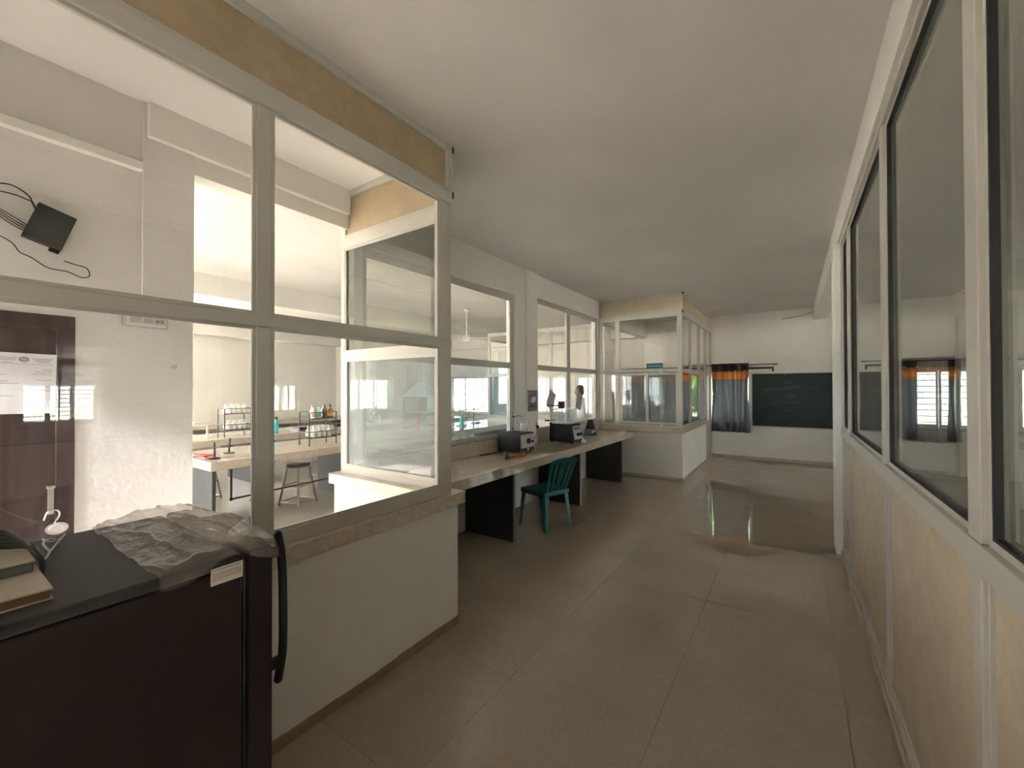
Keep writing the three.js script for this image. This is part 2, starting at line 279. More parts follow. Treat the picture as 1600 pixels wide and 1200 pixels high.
// ---- cabin beside the viewer: dwarf walls, sills, glazing
{
  const w = struct('wall_left', 'low white plastered wall under the near cabin glazing');
  mesh('dwarf_wall', bx(XL - 0.115, XL, 0, SILL0, -2.27, ZNEAR, 0.004), M.plaster, w);
  mesh('return_wall', bx(-3.36, XL - 0.115, 0, SILL0, -2.27, -2.155, 0.004), M.plaster, w);
  const sk = [], N = 40; // uneven strip of mortar skirting along the floor
  for (let i = 0; i < N; i++) { const z0 = -2.27 + (ZNEAR + 2.27) * i / N, z1 = -2.27 + (ZNEAR + 2.27) * (i + 1) / N, h = 0.045 + 0.02 * fbm(i / N, 0.2, 16, 2, 3); sk.push(bx(XL - 0.01, XL + 0.008 + 0.004 * rnd(), 0, h, z0, z1)); }
  mesh('skirting', sk, std({ color: rgb(0.42, 0.31, 0.21), map: tGranite, roughness: 0.8 }), w);
  const s = struct('trim_1', 'polished beige granite sill of the near cabin');
  mesh('sill_slab', bx(XL - 0.15, XL + 0.028, SILL0, SILL1, -2.32, ZNEAR, 0.006), M.granite, s);
  mesh('sill_slab', bx(-3.4, XL - 0.1505, SILL0, SILL1, -2.32, -2.125, 0.006), M.granite, s);
}
{
  const g = struct('window_' + (++winNo), 'cream framed glazing of the near cabin along the corridor', [XL, 0, 0], Math.PI / 2); // local x = -z
  const L0 = -1.07, P = [[-0.6, -0.535], [0.905, 0.97], [2.085, 2.2]];
  rail(g, L0, 2.2, SILL1, 1.02); rail(g, L0, 2.2, RAIL0, RAIL1, 0.05, 0.006); rail(g, L0, 2.2, 3.005, 3.085, 0.06, 0.012);
  P.forEach(([a, b], i) => { post(g, a, b, 1.02, RAIL0); post(g, a, b, RAIL1, 3.005); });
  let x = L0;
  P.forEach(([a, b], i) => { pane(g, x, a, 1.02, RAIL0); pane(g, x, a, RAIL1, 3.005); x = b; });
  fascia(g, L0, 2.2, 3.085, CEIL);
  mesh('header_corner', [bx(2.155, 2.2, 3.085, CEIL, -0.02, 0.012, 0.002), bx(2.2, 2.222, 3.09, CEIL, -0.03, -0.008, 0.002), bx(2.2, 2.214, 3.09, CEIL, -0.06, -0.035, 0.002)], M.alu, g);
  mesh('corner_clip', bx(2.17, 2.212, 3.2, 3.27, 0.008, 0.018, 0.002), M.panelWhite, g);
  for (const y of [3.06, 3.385]) mesh('end_cap', bx(2.2, 2.226, y, y + 0.042, -0.032, 0.006, 0.002), M.gasket, g);
}
{ // return of the cabin, parallel to the far wall, seen from inside
  const g = struct('window_' + (++winNo), 'return glazing of the near cabin with a dusty sliding pane', [0, 0, -2.2]);
  const a = -3.33, b = XL - 0.06;
  rail(g, a, b, SILL1, 1.0); rail(g, a, b, RAIL0 - 0.02, RAIL1 - 0.02); rail(g, a, b, 2.93, 3.02, 0.06, 0.01);
  post(g, a, a + 0.05, 1.0, RAIL0 - 0.02); post(g, a, a + 0.05, RAIL1 - 0.02, 2.93);
  post(g, b - 0.05, b, 1.0, RAIL0 - 0.02); post(g, b - 0.05, b, RAIL1 - 0.02, 2.93);
  pane(g, a + 0.05, b - 0.05, 1.0, RAIL0 - 0.02, M.glassDust, { bead: 0.035, proud: 0.02 }); pane(g, a + 0.05, b - 0.05, RAIL1 - 0.02, 2.93, M.glassTint);
  fascia(g, a, b, 3.02, CEIL); mesh('header_trim', bx(a, a + 0.07, 3.02, CEIL, -0.02, 0.004, 0.002), M.alu, g);
}
// ---- wall between corridor bench and laboratory
{
  const w = struct('wall_bench', 'off-white wall with two large glazed openings above the granite bench', [XW - 0.15, 0, 0], Math.PI / 2);
  mesh('wall_slab', slabWithHoles(2.27, 7.99, 0, CEIL, 0.15, [[2.36, 4.87, 1.03, 3.0], [5.49, 7.9, 1.03, 3.08]]), M.plaster, w);
  mesh('pier', bx(5.13, 5.42, 0.86, CEIL, 0.1, 0.185, 0.004), M.plaster, w);
  const k = struct('trim_2', 'beige granite splashback under the corridor windows', [XW, 0, 0], Math.PI / 2);
  mesh('splash_slab', bx(2.33, 7.9, 0.8605, 1.0, 0.002, 0.02, 0.003), M.granite, k);
  mesh('sill_slab', bx(2.33, 4.9, 1.0, 1.03, -0.14, 0.03, 0.004), M.granite, k); mesh('sill_slab', bx(5.46, 7.9, 1.0, 1.03, -0.14, 0.03, 0.004), M.granite, k);
}
{
  const g = struct('window_' + (++winNo), 'first tall glazed bay above the corridor bench', [XW - 0.03, 0, 0], Math.PI / 2);
  const a = 2.36, b = 4.87;
  rail(g, a, b, 1.03, 1.07); rail(g, a, b, RAIL0, RAIL1); rail(g, a, b, 2.93, 3.0);
  for (const [p, q] of [[a, a + 0.05], [b - 0.07, b]]) { post(g, p, q, 1.07, RAIL0); post(g, p, q, RAIL1, 2.93); }
  pane(g, a + 0.05, b - 0.07, 1.07, RAIL0, M.glassDust); pane(g, a + 0.05, b - 0.07, RAIL1, 2.93);
  const h = struct('window_' + (++winNo), 'second glazed bay above the bench, divided by a mullion', [XW - 0.03, 0, 0], Math.PI / 2);
  const c = 5.49, d = 7.9, m = 6.62;
  rail(h, c, d, 1.03, 1.06); rail(h, c, d, RAIL0, RAIL1); rail(h, c, d, 3.02, 3.08);
  for (const [p, q] of [[c, c + 0.03], [m - 0.05, m + 0.05], [d - 0.05, d]]) { post(h, p, q, 1.06, RAIL0); post(h, p, q, RAIL1, 3.02); }
  for (const [p, q] of [[c + 0.03, m - 0.05], [m + 0.05, d - 0.05]]) { pane(h, p, q, 1.06, RAIL0); pane(h, p, q, RAIL1, 3.02); }
}
// ---- wall with the brown door on the far side of the near cabin
{
  const w = struct('wall_cabin', 'rough white plastered wall with the brown door and a black box', [XW - 0.15, 0, 0], Math.PI / 2); // local x = -z
  mesh('wall_slab', slabWithHoles(-ZNEAR, 1.07, 0, CEIL, 0.15, [[-0.62, 0.534, 0, 2.09]]), M.plasterRough, w);
  mesh('pilaster', bx(0.81, 1.07, 2.2, CEIL, 0.15, 0.165, 0.004), M.plasterRough, w);
  mesh('ledge', bx(-ZNEAR, 0.805, 3.0, 3.05, 0.15, 0.2, 0.004), M.plaster, w);
  mesh('lintel', [bx(1.07, 2.27, 3.1, CEIL, 0, 0.15, 0.004), bx(0.83, 2.2, 3.22, CEIL, 0.15, 0.2, 0.004)], M.plaster, w);
  const d = struct('door_1', 'dark brown flush door with a hasp and a pasted notice', [XW - 0.15, 0, 0], Math.PI / 2);
  mesh('door_frame', [bx(-0.62, -0.55, 0, 2.02, 0.02, 0.154, 0.002), bx(0.464, 0.534, 0, 2.02, 0.02, 0.154, 0.002), bx(-0.62, 0.534, 2.02, 2.09, 0.02, 0.154, 0.002)], M.door, d);
  mesh('door_leaf', bx(-0.5499, 0.4639, 0.005, 2.0199, 0.1, 0.151, 0.001), M.door, d);
}
// ---- far cabin
{
  const w = struct('wall_far_cabin', 'low white plastered wall under the far cabin glazing');
  mesh('dwarf_wall', bx(XW, XC, 0, SILL0, ZC - 0.11, ZC, 0.004), M.plaster, w);
  mesh('side_wall', bx(XC - 0.11, XC, 0, SILL0, -10.38, ZC - 0.11, 0.004), M.plaster, w);
  mesh('skirting', [bx(XW, XC + 0.006, 0, 0.05, ZC - 0.05, ZC + 0.008), bx(XC - 0.05, XC + 0.008, 0, 0.05, -10.38, ZC)], M.granite, w);
  const s = struct('trim_3', 'brownish granite sill of the far cabin');
  mesh('sill_slab', bx(XW + 0.005, XC + 0.03, SILL0, SILL1, ZC - 0.14, ZC + 0.035, 0.006), M.granite, s);
  mesh('sill_slab', bx(XC - 0.14, XC + 0.03, SILL0, SILL1, -10.42, ZC - 0.1405, 0.006), M.granite, s);
  const g = struct('window_' + (++winNo), 'front glazing of the far cabin with two sliding sashes', [0, 0, ZC]);
  const a = XW + 0.005, b = XC;
  rail(g, a, b, SILL1, 0.99); rail(g, a, b, RAIL0, RAIL1 - 0.005); rail(g, a, b, 3.02, 3.09, 0.06, 0.01);
  for (const [p, q] of [[a, a + 0.05], [-2.885, -2.82], [b - 0.07, b]]) { post(g, p, q, 0.99, RAIL0); post(g, p, q, RAIL1 - 0.005, 3.02); }
  pane(g, a + 0.05, -2.885, 0.99, RAIL0); pane(g, a + 0.05, -2.885, RAIL1 - 0.005, 3.02); pane(g, -2.82, b - 0.07, RAIL1 - 0.005, 3.02);
  for (const [n, p, q, z] of [['sliding_sash', -2.81, -2.26, -0.012], ['sliding_sash', -2.3, b - 0.075, -0.035]]) {
    const sh = mesh(n, bead(p, q, 1.0, RAIL0 - 0.01, z - 0.01, z + 0.01, 0.045), M.alu, g);
    const gl = mesh('pane', bx(p + 0.045, q - 0.045, 1.045, RAIL0 - 0.055, z - 0.0025, z + 0.0025), M.glassDirty, sh);
    const uv = gl.geometry.attributes.uv, ps = gl.geometry.attributes.position; for (let i = 0; i < uv.count; i++) uv.setXY(i, (ps.getX(i) - p) / 1.1, (ps.getY(i) - 1) / 0.9);
  }
  fascia(g, a, b + 0.02, 3.09, CEIL, 0, M.ply); mesh('header_trim', [bx(b - 0.04, b + 0.02, 3.09, CEIL, -0.02, 0.008, 0.002), bx(a, a + 0.05, 3.09, CEIL, -0.02, 0.008, 0.002)], M.alu, g);
  for (const y of [3.06, 3.39]) mesh('end_cap', bx(b, b + 0.024, y, y + 0.036, -0.02, 0.012, 0.002), M.gasket, g);
  const h = struct('window_' + (++winNo), 'side glazing of the far cabin facing the corridor', [XC, 0, 0], Math.PI / 2);
  const c = -ZC + 0.055, e = 10.42;
  rail(h, c, e, SILL1, 0.99); rail(h, c, e, RAIL0, RAIL1 - 0.005); rail(h, c, 11.2, 3.02, 3.09, 0.06, 0.01);
  const mm = [8.74, 9.62, e - 0.04];
  let x = c;
  for (const m of mm) { post(h, m - 0.035, m + 0.04, 0.99, RAIL0); post(h, m - 0.035, m + 0.04, RAIL1 - 0.005, 3.02); pane(h, x, m - 0.035, 0.99, RAIL0); pane(h, x, m - 0.035, RAIL1 - 0.005, 3.02, M.glass); x = m + 0.04; }
  fascia(h, c - 0.06, 11.2, 3.09, CEIL, 0, M.ply);
  // door bay between the sill end and the far wall
  rail(h, e, 11.2, RAIL0, RAIL1 - 0.005); mesh('door_post', bx(11.14, 11.2, 0, 3.02, -0.05, 0.0, 0.003), M.alu, h); pane(h, e, 11.14, RAIL1 - 0.005, 3.02);
  mesh('door_post', bx(e - 0.0, e + 0.05, 0, RAIL0, -0.05, 0, 0.003), M.alu, h);
  const k = struct('window_' + (++winNo), 'inner glazed screen seen through the second bay', [0, 0, -8.35]);
  rail(k, -6.4, XW - 0.2, SILL1, 1.0); rail(k, -6.4, XW - 0.2, RAIL0, RAIL1); rail(k, -6.4, XW - 0.2, 3.0, 3.07);
  for (const [p, q] of [[-6.4, -6.34], [-4.62, -4.56], [XW - 0.26, XW - 0.2]]) { post(k, p, q, 1.0, RAIL0); post(k, p, q, RAIL1, 3.0); }
  for (const [p, q] of [[-6.34, -4.62], [-4.56, XW - 0.26]]) { pane(k, p, q, 1.0, RAIL0); pane(k, p, q, RAIL1, 3.0); }
  mesh('dwarf_wall', bx(-6.4, XW - 0.2, 0, SILL1, -0.08, 0.02), M.plaster, k);
}
// ---- long glazed partition on the other side of the corridor
{
  const g = struct('wall_right', 'cream framed partition with beige panels below tall glass', [XR, 0, 0], -Math.PI / 2); // local x = z, local z = -x
  const y0 = 1.2, y1 = 1.28, top = 3.12;
  const posts = [[-5.35, -5.28], [-4.76, -4.67], [-3.07, -2.98], [-1.705, -1.61], [-0.2, -0.11], [1.3, 1.39]];
  rail(g, -5.35, ZNEAR, y0, y1, 0.06, 0.004); rail(g, -5.35, ZNEAR, top, 3.2, 0.06, 0.004); rail(g, -5.35, ZNEAR, 0.0, 0.09, 0.05, 0.0);
  for (const [a, b] of posts) { mesh('post', bx(a, b, y1, top, -0.055, 0.0, 0.004), M.alu, g); mesh('post', [bx(a + 0.05, b, 0.09, y0, -0.055, 0.0, 0.004), bx(a, a + 0.045, 0.09, y0, -0.055, -0.008, 0.004)], M.alu, g); }
  for (let i = 0; i < posts.length; i++) {
    const a = posts[i][1], b = i + 1 < posts.length ? posts[i + 1][0] : ZNEAR;
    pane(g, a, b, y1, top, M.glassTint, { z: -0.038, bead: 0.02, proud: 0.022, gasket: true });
    const px0 = a + 0.002, px1 = b - 0.002;
    mesh('lower_panel', bx(px0, px1, 0.09, y0, -0.034, -0.022), M.ply, g);
    mesh('panel_bead', bead(px0, px1, 0.09, y0, -0.022, -0.012, 0.014), M.alu, g);
  }
  const c = struct('wall_column', 'white plastered column ending the glazed partition');
  mesh('column_shaft', bx(0.358, 0.66, 0, 3.165, -5.66, -5.355, 0.006), M.plaster, c);
  const t = struct('trim_4', 'thin beige skirting under the glazed partition');
  mesh('skirting_strip', bx(XR - 0.016, XR - 0.002, 0, 0.045, -5.35, ZNEAR, 0.002), M.granite, t);
}
// ================================================================ OBJECTS
// ---------------------------------------------------------------- corridor bench
{
  const b = thing('granite_bench', 'long beige granite bench on dark stone slabs below the corridor windows', 'bench', [XW, 0, -2.28]);
  mesh('bench_top', bx(0, 0.73, 0.755, 0.86, -5.6, 0.0, 0.006), M.granite, b);
  for (const z of [-1.5, -3.22, -4.98]) { const s = mesh('support_slab', bx(0.004, 0.69, 0, 0.755, z - 0.035, z, 0.002), M.slate, b); mesh('slab_edge', bx(0.69, 0.697, 0, 0.755, z - 0.035, z, 0.001), M.slateEdge, s); }
}
// ---------------------------------------------------------------- fridge and what lies on it
const FX0 = -1.955, FX1 = -1.305, FZ = -0.553, FY = 1.228;
{
  const f = thing('fridge', 'dark maroon single-door fridge with a black bar handle', 'fridge', [FX1 - 0.325, 0, FZ]);
  const X0 = -0.325, X1 = 0.325;
  mesh('cabinet', bx(X0, X1, 0.04, FY - 0.03, 0, 0.62, 0.012), M.fridge, f);
  mesh('top_panel', bx(X0 - 0.002, X1 + 0.002, FY - 0.03, FY, 0.0, 0.625, 0.012), M.fridgeTop, f);
  mesh('door_seal', bx(X0 + 0.015, X1 - 0.016, 0.06, FY - 0.02, -0.014, 0.002), M.black, f); mesh('seal_lip', bx(X0 + 0.01, X1 - 0.01, 0.06, FY - 0.02, -0.009, -0.006), M.greyPlastic, f);
  // door bowed in plan and crowned along its top edge
  const s = new THREE.Shape(); s.moveTo(X0, 0); s.lineTo(X1, 0); s.lineTo(X1, 0.052); s.quadraticCurveTo(0, 0.115, X0, 0.052); s.closePath();
  const dg = new THREE.ExtrudeGeometry(s, { depth: FY - 0.075, bevelEnabled: true, bevelSize: 0.006, bevelThickness: 0.012, bevelSegments: 3, curveSegments: 24 });
  dg.rotateX(-Math.PI / 2).translate(0, 0.065, -0.02);
  const d = mesh('door', dg, M.fridge, f);
  const hx = X1 - 0.035, hz = -0.128;
  mesh('handle', [tube([[hx, 0.79, hz + 0.012], [hx, 0.86, hz + 0.0], [hx, 1.02, hz - 0.002], [hx, 1.18, hz + 0.004], [hx, 1.24, hz + 0.014]], 0.0125, 32, 10).scale(1, 1, 1), sph(0.0125, hx, 0.79, hz + 0.012), sph(0.0125, hx, 1.24, hz + 0.014), bx(hx - 0.012, hx + 0.012, 0.83, 0.86, hz - 0.002, -0.07, 0.005), bx(hx - 0.012, hx + 0.012, 1.175, 1.205, hz - 0.002, -0.07, 0.005)], M.blackMatte, d);
  // printed notice near the door edge
  const cv = document.createElement('canvas'); cv.width = 320; cv.height = 200; const c = cv.getContext('2d');
  c.fillStyle = '#cfc8ba'; c.fillRect(0, 0, 320, 200); c.fillStyle = '#3c362d';
  let sx = 30; while (sx < 290) { const w = 8 + rnd() * 14; c.fillRect(sx, 22, w, 9); sx += w + 3; }
  for (let r = 0; r < 6; r++) { let x = 18; while (x < (r === 5 ? 150 : 295)) { const w = 5 + rnd() * 16; c.fillRect(x, 62 + r * 17, w, 6); x += w + 5; } }
  const t = new THREE.CanvasTexture(cv); t.colorSpace = THREE.SRGBColorSpace;
  const g = new THREE.BoxGeometry(0.002, 0.046, 0.078);
  const m = mesh('info_sticker', g, std({ map: t, roughness: 0.7 }), f, true); m.position.set(X1 + 0.0012, FY - 0.041, 0.041);
  tag(m, 'white printed instruction sticker');
  for (const [x, z] of [[X0 + 0.05, 0.05], [X1 - 0.05, 0.05], [X0 + 0.05, 0.57], [X1 - 0.05, 0.57]]) mesh('foot', cyl(0.02, 0.02, 0, 0.045, x, z, 12), M.blackMatte, f);
}
{ // crumpled clear wrapping over the front of the fridge top
  const N = 110, K = 80, g = new THREE.PlaneGeometry(1, 1, N, K), p = g.attributes.position;
  const prof = (t) => { // along the fridge from behind the front edge over the door and down a little: [z, y]
    const L = t * 0.31; if (L < 0.28) return [FZ + 0.195 - L, FY + 0.004 + 0.026 * Math.sin(Math.min(1, L / 0.28) * 2.7)]; return [FZ - 0.085 - (L - 0.28) * 0.2, FY + 0.013 - (L - 0.28) * 0.9];
  };
  for (let j = 0; j <= K; j++) for (let i = 0; i <= N; i++) {
    const u = i / N, v = j / K, [z0, y0] = prof(v); let x = FX0 + 0.01 + u * 0.69, y = y0, over = x - FX1 - 0.004;
    const bowZ = v > 0.45 ? -0.03 * (1 - Math.pow(2 * u - 0.87, 2)) * (v - 0.45) : 0;
    if (over > 0) { x = FX1 + 0.006 + over * 0.08; y = y0 - over * (0.75 + 0.35 * Math.sin(v * 9)); }
    const n = fbm(u * 0.9, v * 0.9, 5, 2, 140) - 0.42, n2 = 0.5 - Math.abs(fbm(u * 0.8, v * 0.8, 6, 2, 150) - 0.5) * 2.2;
    const lift = 0.016 * Math.max(0, n) * (over > 0 ? 0.4 : 1.2) + 0.012 * Math.max(0, n2) + 0.007 * Math.pow(Math.max(0, Math.sin(v * 24 - u * 5 + 7 * n)), 3);
    p.setXYZ(j * (N + 1) + i, x + (over > 0 ? lift * 0.5 : 0), y + (over > 0 ? 0 : lift), z0 + bowZ + 0.02 * (fbm(u, v, 6, 2, 160) - 0.5));
  }
  g.computeVertexNormals();
  const gg = clean(g);
  const fold = new THREE.PlaneGeometry(0.2, 0.07, 24, 8), q = fold.attributes.position; // one loose flap standing up
  for (let i = 0; i < q.count; i++) { const x = q.getX(i), y = q.getY(i); q.setXYZ(i, FX1 - 0.2 + x * 0.8 + 0.03 * Math.sin(y * 40), FY + 0.03 + (y + 0.035) * 0.75 + 0.008 * Math.sin(x * 40), FZ + 0.02 - x * 0.5 - y * 0.35); }
  fold.computeVertexNormals();
  tag(mesh('plastic_wrap', [gg, clean(fold)], M.wrap), 'crumpled clear plastic wrap over the fridge top corner', 'plastic wrap');
}
{
  const by = FY + 0.0006, z0 = -0.225;
  for (const [n, lab, x0, x1, za, zb, y0, y1, r] of [['book', 'thick book with brown page edges on the fridge, under the grey tray', -1.73, -1.375, -0.195, 0.14, by, by + 0.026, 0.02]]) {
    const b = thing(n, lab, 'book', [0, 0, 0]);
    mesh('cover', [bx(x0, x1, y0, y0 + 0.004, za, zb, 0.001), bx(x0, x1, y1 - 0.004, y1, za, zb, 0.001)], M.cardboard, b);
    mesh('pages', bx(x0 + 0.004, x1 - 0.004, y0 + 0.004, y1 - 0.004, za + 0.004, zb - 0.004), M.bookEdge, b);
  }
  const t = thing('flat_tray', 'flat grey plastic box lying on the book on the fridge', 'box', [0, 0, 0]);
  mesh('box_body', bx(-1.72, -1.53, by + 0.026, by + 0.05, -0.185, 0.1, 0.005), std({ color: rgb(0.14, 0.14, 0.13), roughness: 0.6 }), t);
  mesh('box_lid', bx(-1.722, -1.528, by + 0.05, by + 0.056, -0.187, 0.102, 0.003), M.cardboard, t);
  const k = [];
  for (let i = 0; i < 8; i++) { const f = i / 7 - 0.5; k.push(tube([[-1.72 + 0.1 * f, 1.32 + 0.012 * Math.sin(i * 2.1), -0.06 - 0.02 * f], [-1.67 + 0.12 * f, 1.318 - 0.02 * f, -0.145], [-1.625 + 0.05 * f, 1.306 - 0.01 * f, -0.178], [-1.562 + 0.012 * f, 1.283 + 0.008 * f, -0.194], [-1.54 + 0.008 * f, 1.262, -0.2]], 0.0033, 30, 7)); }
  k.push(tube([[-1.6, 1.3, -0.19], [-1.56, 1.284, -0.196], [-1.542, 1.265, -0.2], [-1.534, 1.245, -0.197], [-1.534, 1.232, -0.19]], 0.006, 20, 8));
  tag(mesh('cable_bundle', k, M.black), 'bundle of thin black cables looped over the fridge books', 'cable');
  const wc = [tube([[-1.59, 1.262, -0.203], [-1.66, 1.246, -0.222], [-1.74, 1.24, -0.24], [-1.84, by + 0.005, -0.268], [-1.93, by + 0.006, -0.298], [-1.915, by + 0.005, -0.292], [-1.88, by + 0.004, -0.262], [-1.92, by + 0.006, -0.25]], 0.0026, 60, 7), tube([[-1.74, 1.24, -0.24], [-1.8, 1.25, -0.235], [-1.86, 1.246, -0.25], [-1.9, by + 0.006, -0.272]], 0.0026, 24, 7)];
  tag(mesh('white_cable', wc, M.panelWhite), 'thin whitish cable curled on the fridge top beside the books', 'cable');
}
// ---------------------------------------------------------------- on the cabin wall and door
{
  const cv = document.createElement('canvas'); cv.width = 420; cv.height = 600; const c = cv.getContext('2d');
  c.fillStyle = '#eeeef4'; c.fillRect(0, 0, 420, 600);
  c.fillStyle = '#8a8a96'; c.beginPath(); c.ellipse(205, 62, 34, 26, 0, 0, 7); c.fill(); c.fillStyle = '#b4b4c0'; c.beginPath(); c.ellipse(205, 62, 24, 17, 0, 0, 7); c.fill();
  c.fillStyle = '#8e8e9a'; const ln = (x, y, w, h = 4) => c.fillRect(x, y, w, h);
  ln(25, 45, 140); ln(45, 58, 110); ln(60, 70, 95); ln(70, 92, 70);
  ln(255, 48, 140, 5); ln(265, 60, 120); ln(275, 72, 100); ln(290, 84, 80); ln(30, 105, 360, 3);
  for (const [y, w] of [[160, 60], [182, 110], [204, 130], [262, 100], [330, 50], [352, 70], [374, 60]]) ln(385 - w, y, w, 4);
  for (const [y, w] of [[215, 70], [275, 80], [300, 150], [420, 120]]) ln(30, y, w, 4);
  const t = new THREE.CanvasTexture(cv); t.colorSpace = THREE.SRGBColorSpace;
  const g = new THREE.PlaneGeometry(0.222, 0.308, 12, 14), p = g.attributes.position;
  for (let i = 0; i < p.count; i++) p.setZ(i, 0.002 + 0.004 * fbm(p.getX(i) * 2 + 0.5, p.getY(i) * 2 + 0.5, 8, 3, 33));
  g.computeVertexNormals();
  const m = mesh('notice_sheet', g, std({ map: t, roughness: 0.85, side: THREE.DoubleSide }), scene, true); m.position.set(XW + 0.003, 1.727, -0.352); m.rotation.set(0, Math.PI / 2, 0); m.rotateZ(-0.02);
  tag(m, 'white printed notice sheet with a round emblem pasted on the brown door', 'notice');
  const h = thing('door_hasp', 'steel hasp strap hanging on the brown door above the padlock', 'hasp', [XW + 0.001, 1.09, -0.447], Math.PI / 2);
  mesh('strap', bx(-0.011, 0.011, -0.05, 0.085, 0.002, 0.007, 0.001), M.chrome, h); mesh('strap_head', bx(-0.016, 0.016, 0.085, 0.1, 0.0, 0.012, 0.003), M.chrome, h);
  mesh('staple', tube([[-0.025, -0.075, 0.012], [-0.012, -0.035, 0.02], [0.02, -0.03, 0.02], [0.03, -0.055, 0.015], [0.012, -0.1, 0.012]], 0.004, 24, 7), M.chrome, h);
  const k = thing('padlock', 'round steel padlock hanging from the door hasp', 'padlock', [XW + 0.02, 0.965, -0.467], Math.PI / 2);
  mesh('lock_body', new THREE.CylinderGeometry(0.037, 0.037, 0.022, 32).rotateX(Math.PI / 2).scale(1.15, 0.85, 1), M.chrome, k);
  mesh('lock_face', new THREE.CylinderGeometry(0.028, 0.028, 0.004, 32).rotateX(Math.PI / 2).scale(1.15, 0.85, 1).translate(0.002, 0, 0.012), M.panelWhite, k);
}
{
  const s = thing('switch_board', 'white switch board with two switches and a socket on the rough wall', 'switch board', [XW + 0.001, 2.13, -0.83], Math.PI / 2);
  mesh('back_box', bx(-0.105, 0.1, -0.068, 0.058, 0, 0.03, 0.004), M.panelWhite, s); mesh('face_plate', bx(-0.094, 0.089, -0.057, 0.048, 0.03, 0.037, 0.003), M.white, s);
  mesh('switch', bx(-0.08, -0.032, -0.042, 0.036, 0.037, 0.044, 0.003), M.panelWhite, s); mesh('switch', bx(-0.022, 0.024, -0.042, 0.036, 0.037, 0.044, 0.003), M.panelWhite, s);
  const k = mesh('socket', bx(0.034, 0.082, -0.042, 0.036, 0.037, 0.04, 0.002), M.panelWhite, s);
  mesh('pin_hole', [[0.058, 0.0], [0.047, -0.024], [0.069, -0.024]].map(([x, y]) => new THREE.CylinderGeometry(0.0045, 0.0045, 0.002, 12).rotateX(Math.PI / 2).translate(x, y, 0.0405)), M.black, k);
  tag(mesh('conduit_strip', bx(XW + 0.0005, XW + 0.014, 2.07, 2.19, -0.715, -0.695, 0.002), M.white), 'narrow white cable casing on the rough wall left of the switch board', 'conduit');
  tag(mesh('wall_plug', [new THREE.CylinderGeometry(0.011, 0.013, 0.016, 16).rotateZ(Math.PI / 2).translate(XW + 0.033, 1.835, -0.958), bx(XW + 0.025, XW + 0.037, 1.833, 1.85, -0.975, -0.964, 0.002)], M.panelWhite), 'small round anchor plug in the rough white wall', 'wall plug');
}
{
  const a = thing('adapter_box', 'flat black electronics box hung crooked on the upper cabin wall', 'box', [XW, 2.545, -0.434], Math.PI / 2);
  const t = new THREE.Group(); t.name = 'case'; t.rotation.z = -0.33; // local x = -z
  const cs = mesh('case', bx(-0.072, 0.072, -0.098, 0.098, 0.004, 0.044, 0.004), M.blackMatte, a); cs.rotation.z = -0.3;
  mesh('case_lid', bx(-0.07, 0.07, -0.096, 0.096, 0.044, 0.047, 0.002), M.black, cs);
  mesh('connector', bx(0.03, 0.07, -0.118, -0.09, 0.012, 0.03, 0.003), M.black, cs);
  const px = (x, y) => [XW + 0.012, y, x]; // z first
  const c1 = [tube([px(-0.262, 2.46), px(-0.31, 2.43), px(-0.335, 2.39), px(-0.37, 2.375), px(-0.43, 2.335), px(-0.5, 2.33), px(-0.56, 2.31), px(-0.585, 2.325), px(-0.575, 2.365), px(-0.53, 2.375), px(-0.487, 2.385)], 0.0028, 70, 6)];
  tag(mesh('loop_cable', c1, M.black), 'thin black cable looping below the crooked black box', 'cable');
  const c2 = []; for (let i = 0; i < 4; i++) c2.push(tube([px(-0.2, 2.63 - 0.004 * i), px(-0.3, 2.57 - 0.014 * i), px(-0.36, 2.535 - 0.012 * i), px(-0.392, 2.52 - 0.01 * i)], 0.0024, 24, 6));
  tag(mesh('wire_bunch', c2, M.black), 'bunch of thin wires entering the side of the black box', 'cable');
  tag(mesh('hook_cable', [tube([px(-0.2, 2.68), px(-0.3, 2.72), px(-0.36, 2.69), px(-0.372, 2.665), px(-0.32, 2.675), px(-0.26, 2.675)], 0.0035, 40, 6), tube([px(-0.372, 2.665), px(-0.385, 2.63), px(-0.395, 2.585)], 0.005, 12, 6)], M.black), 'short dark cable hooked above the crooked black box', 'cable');
}
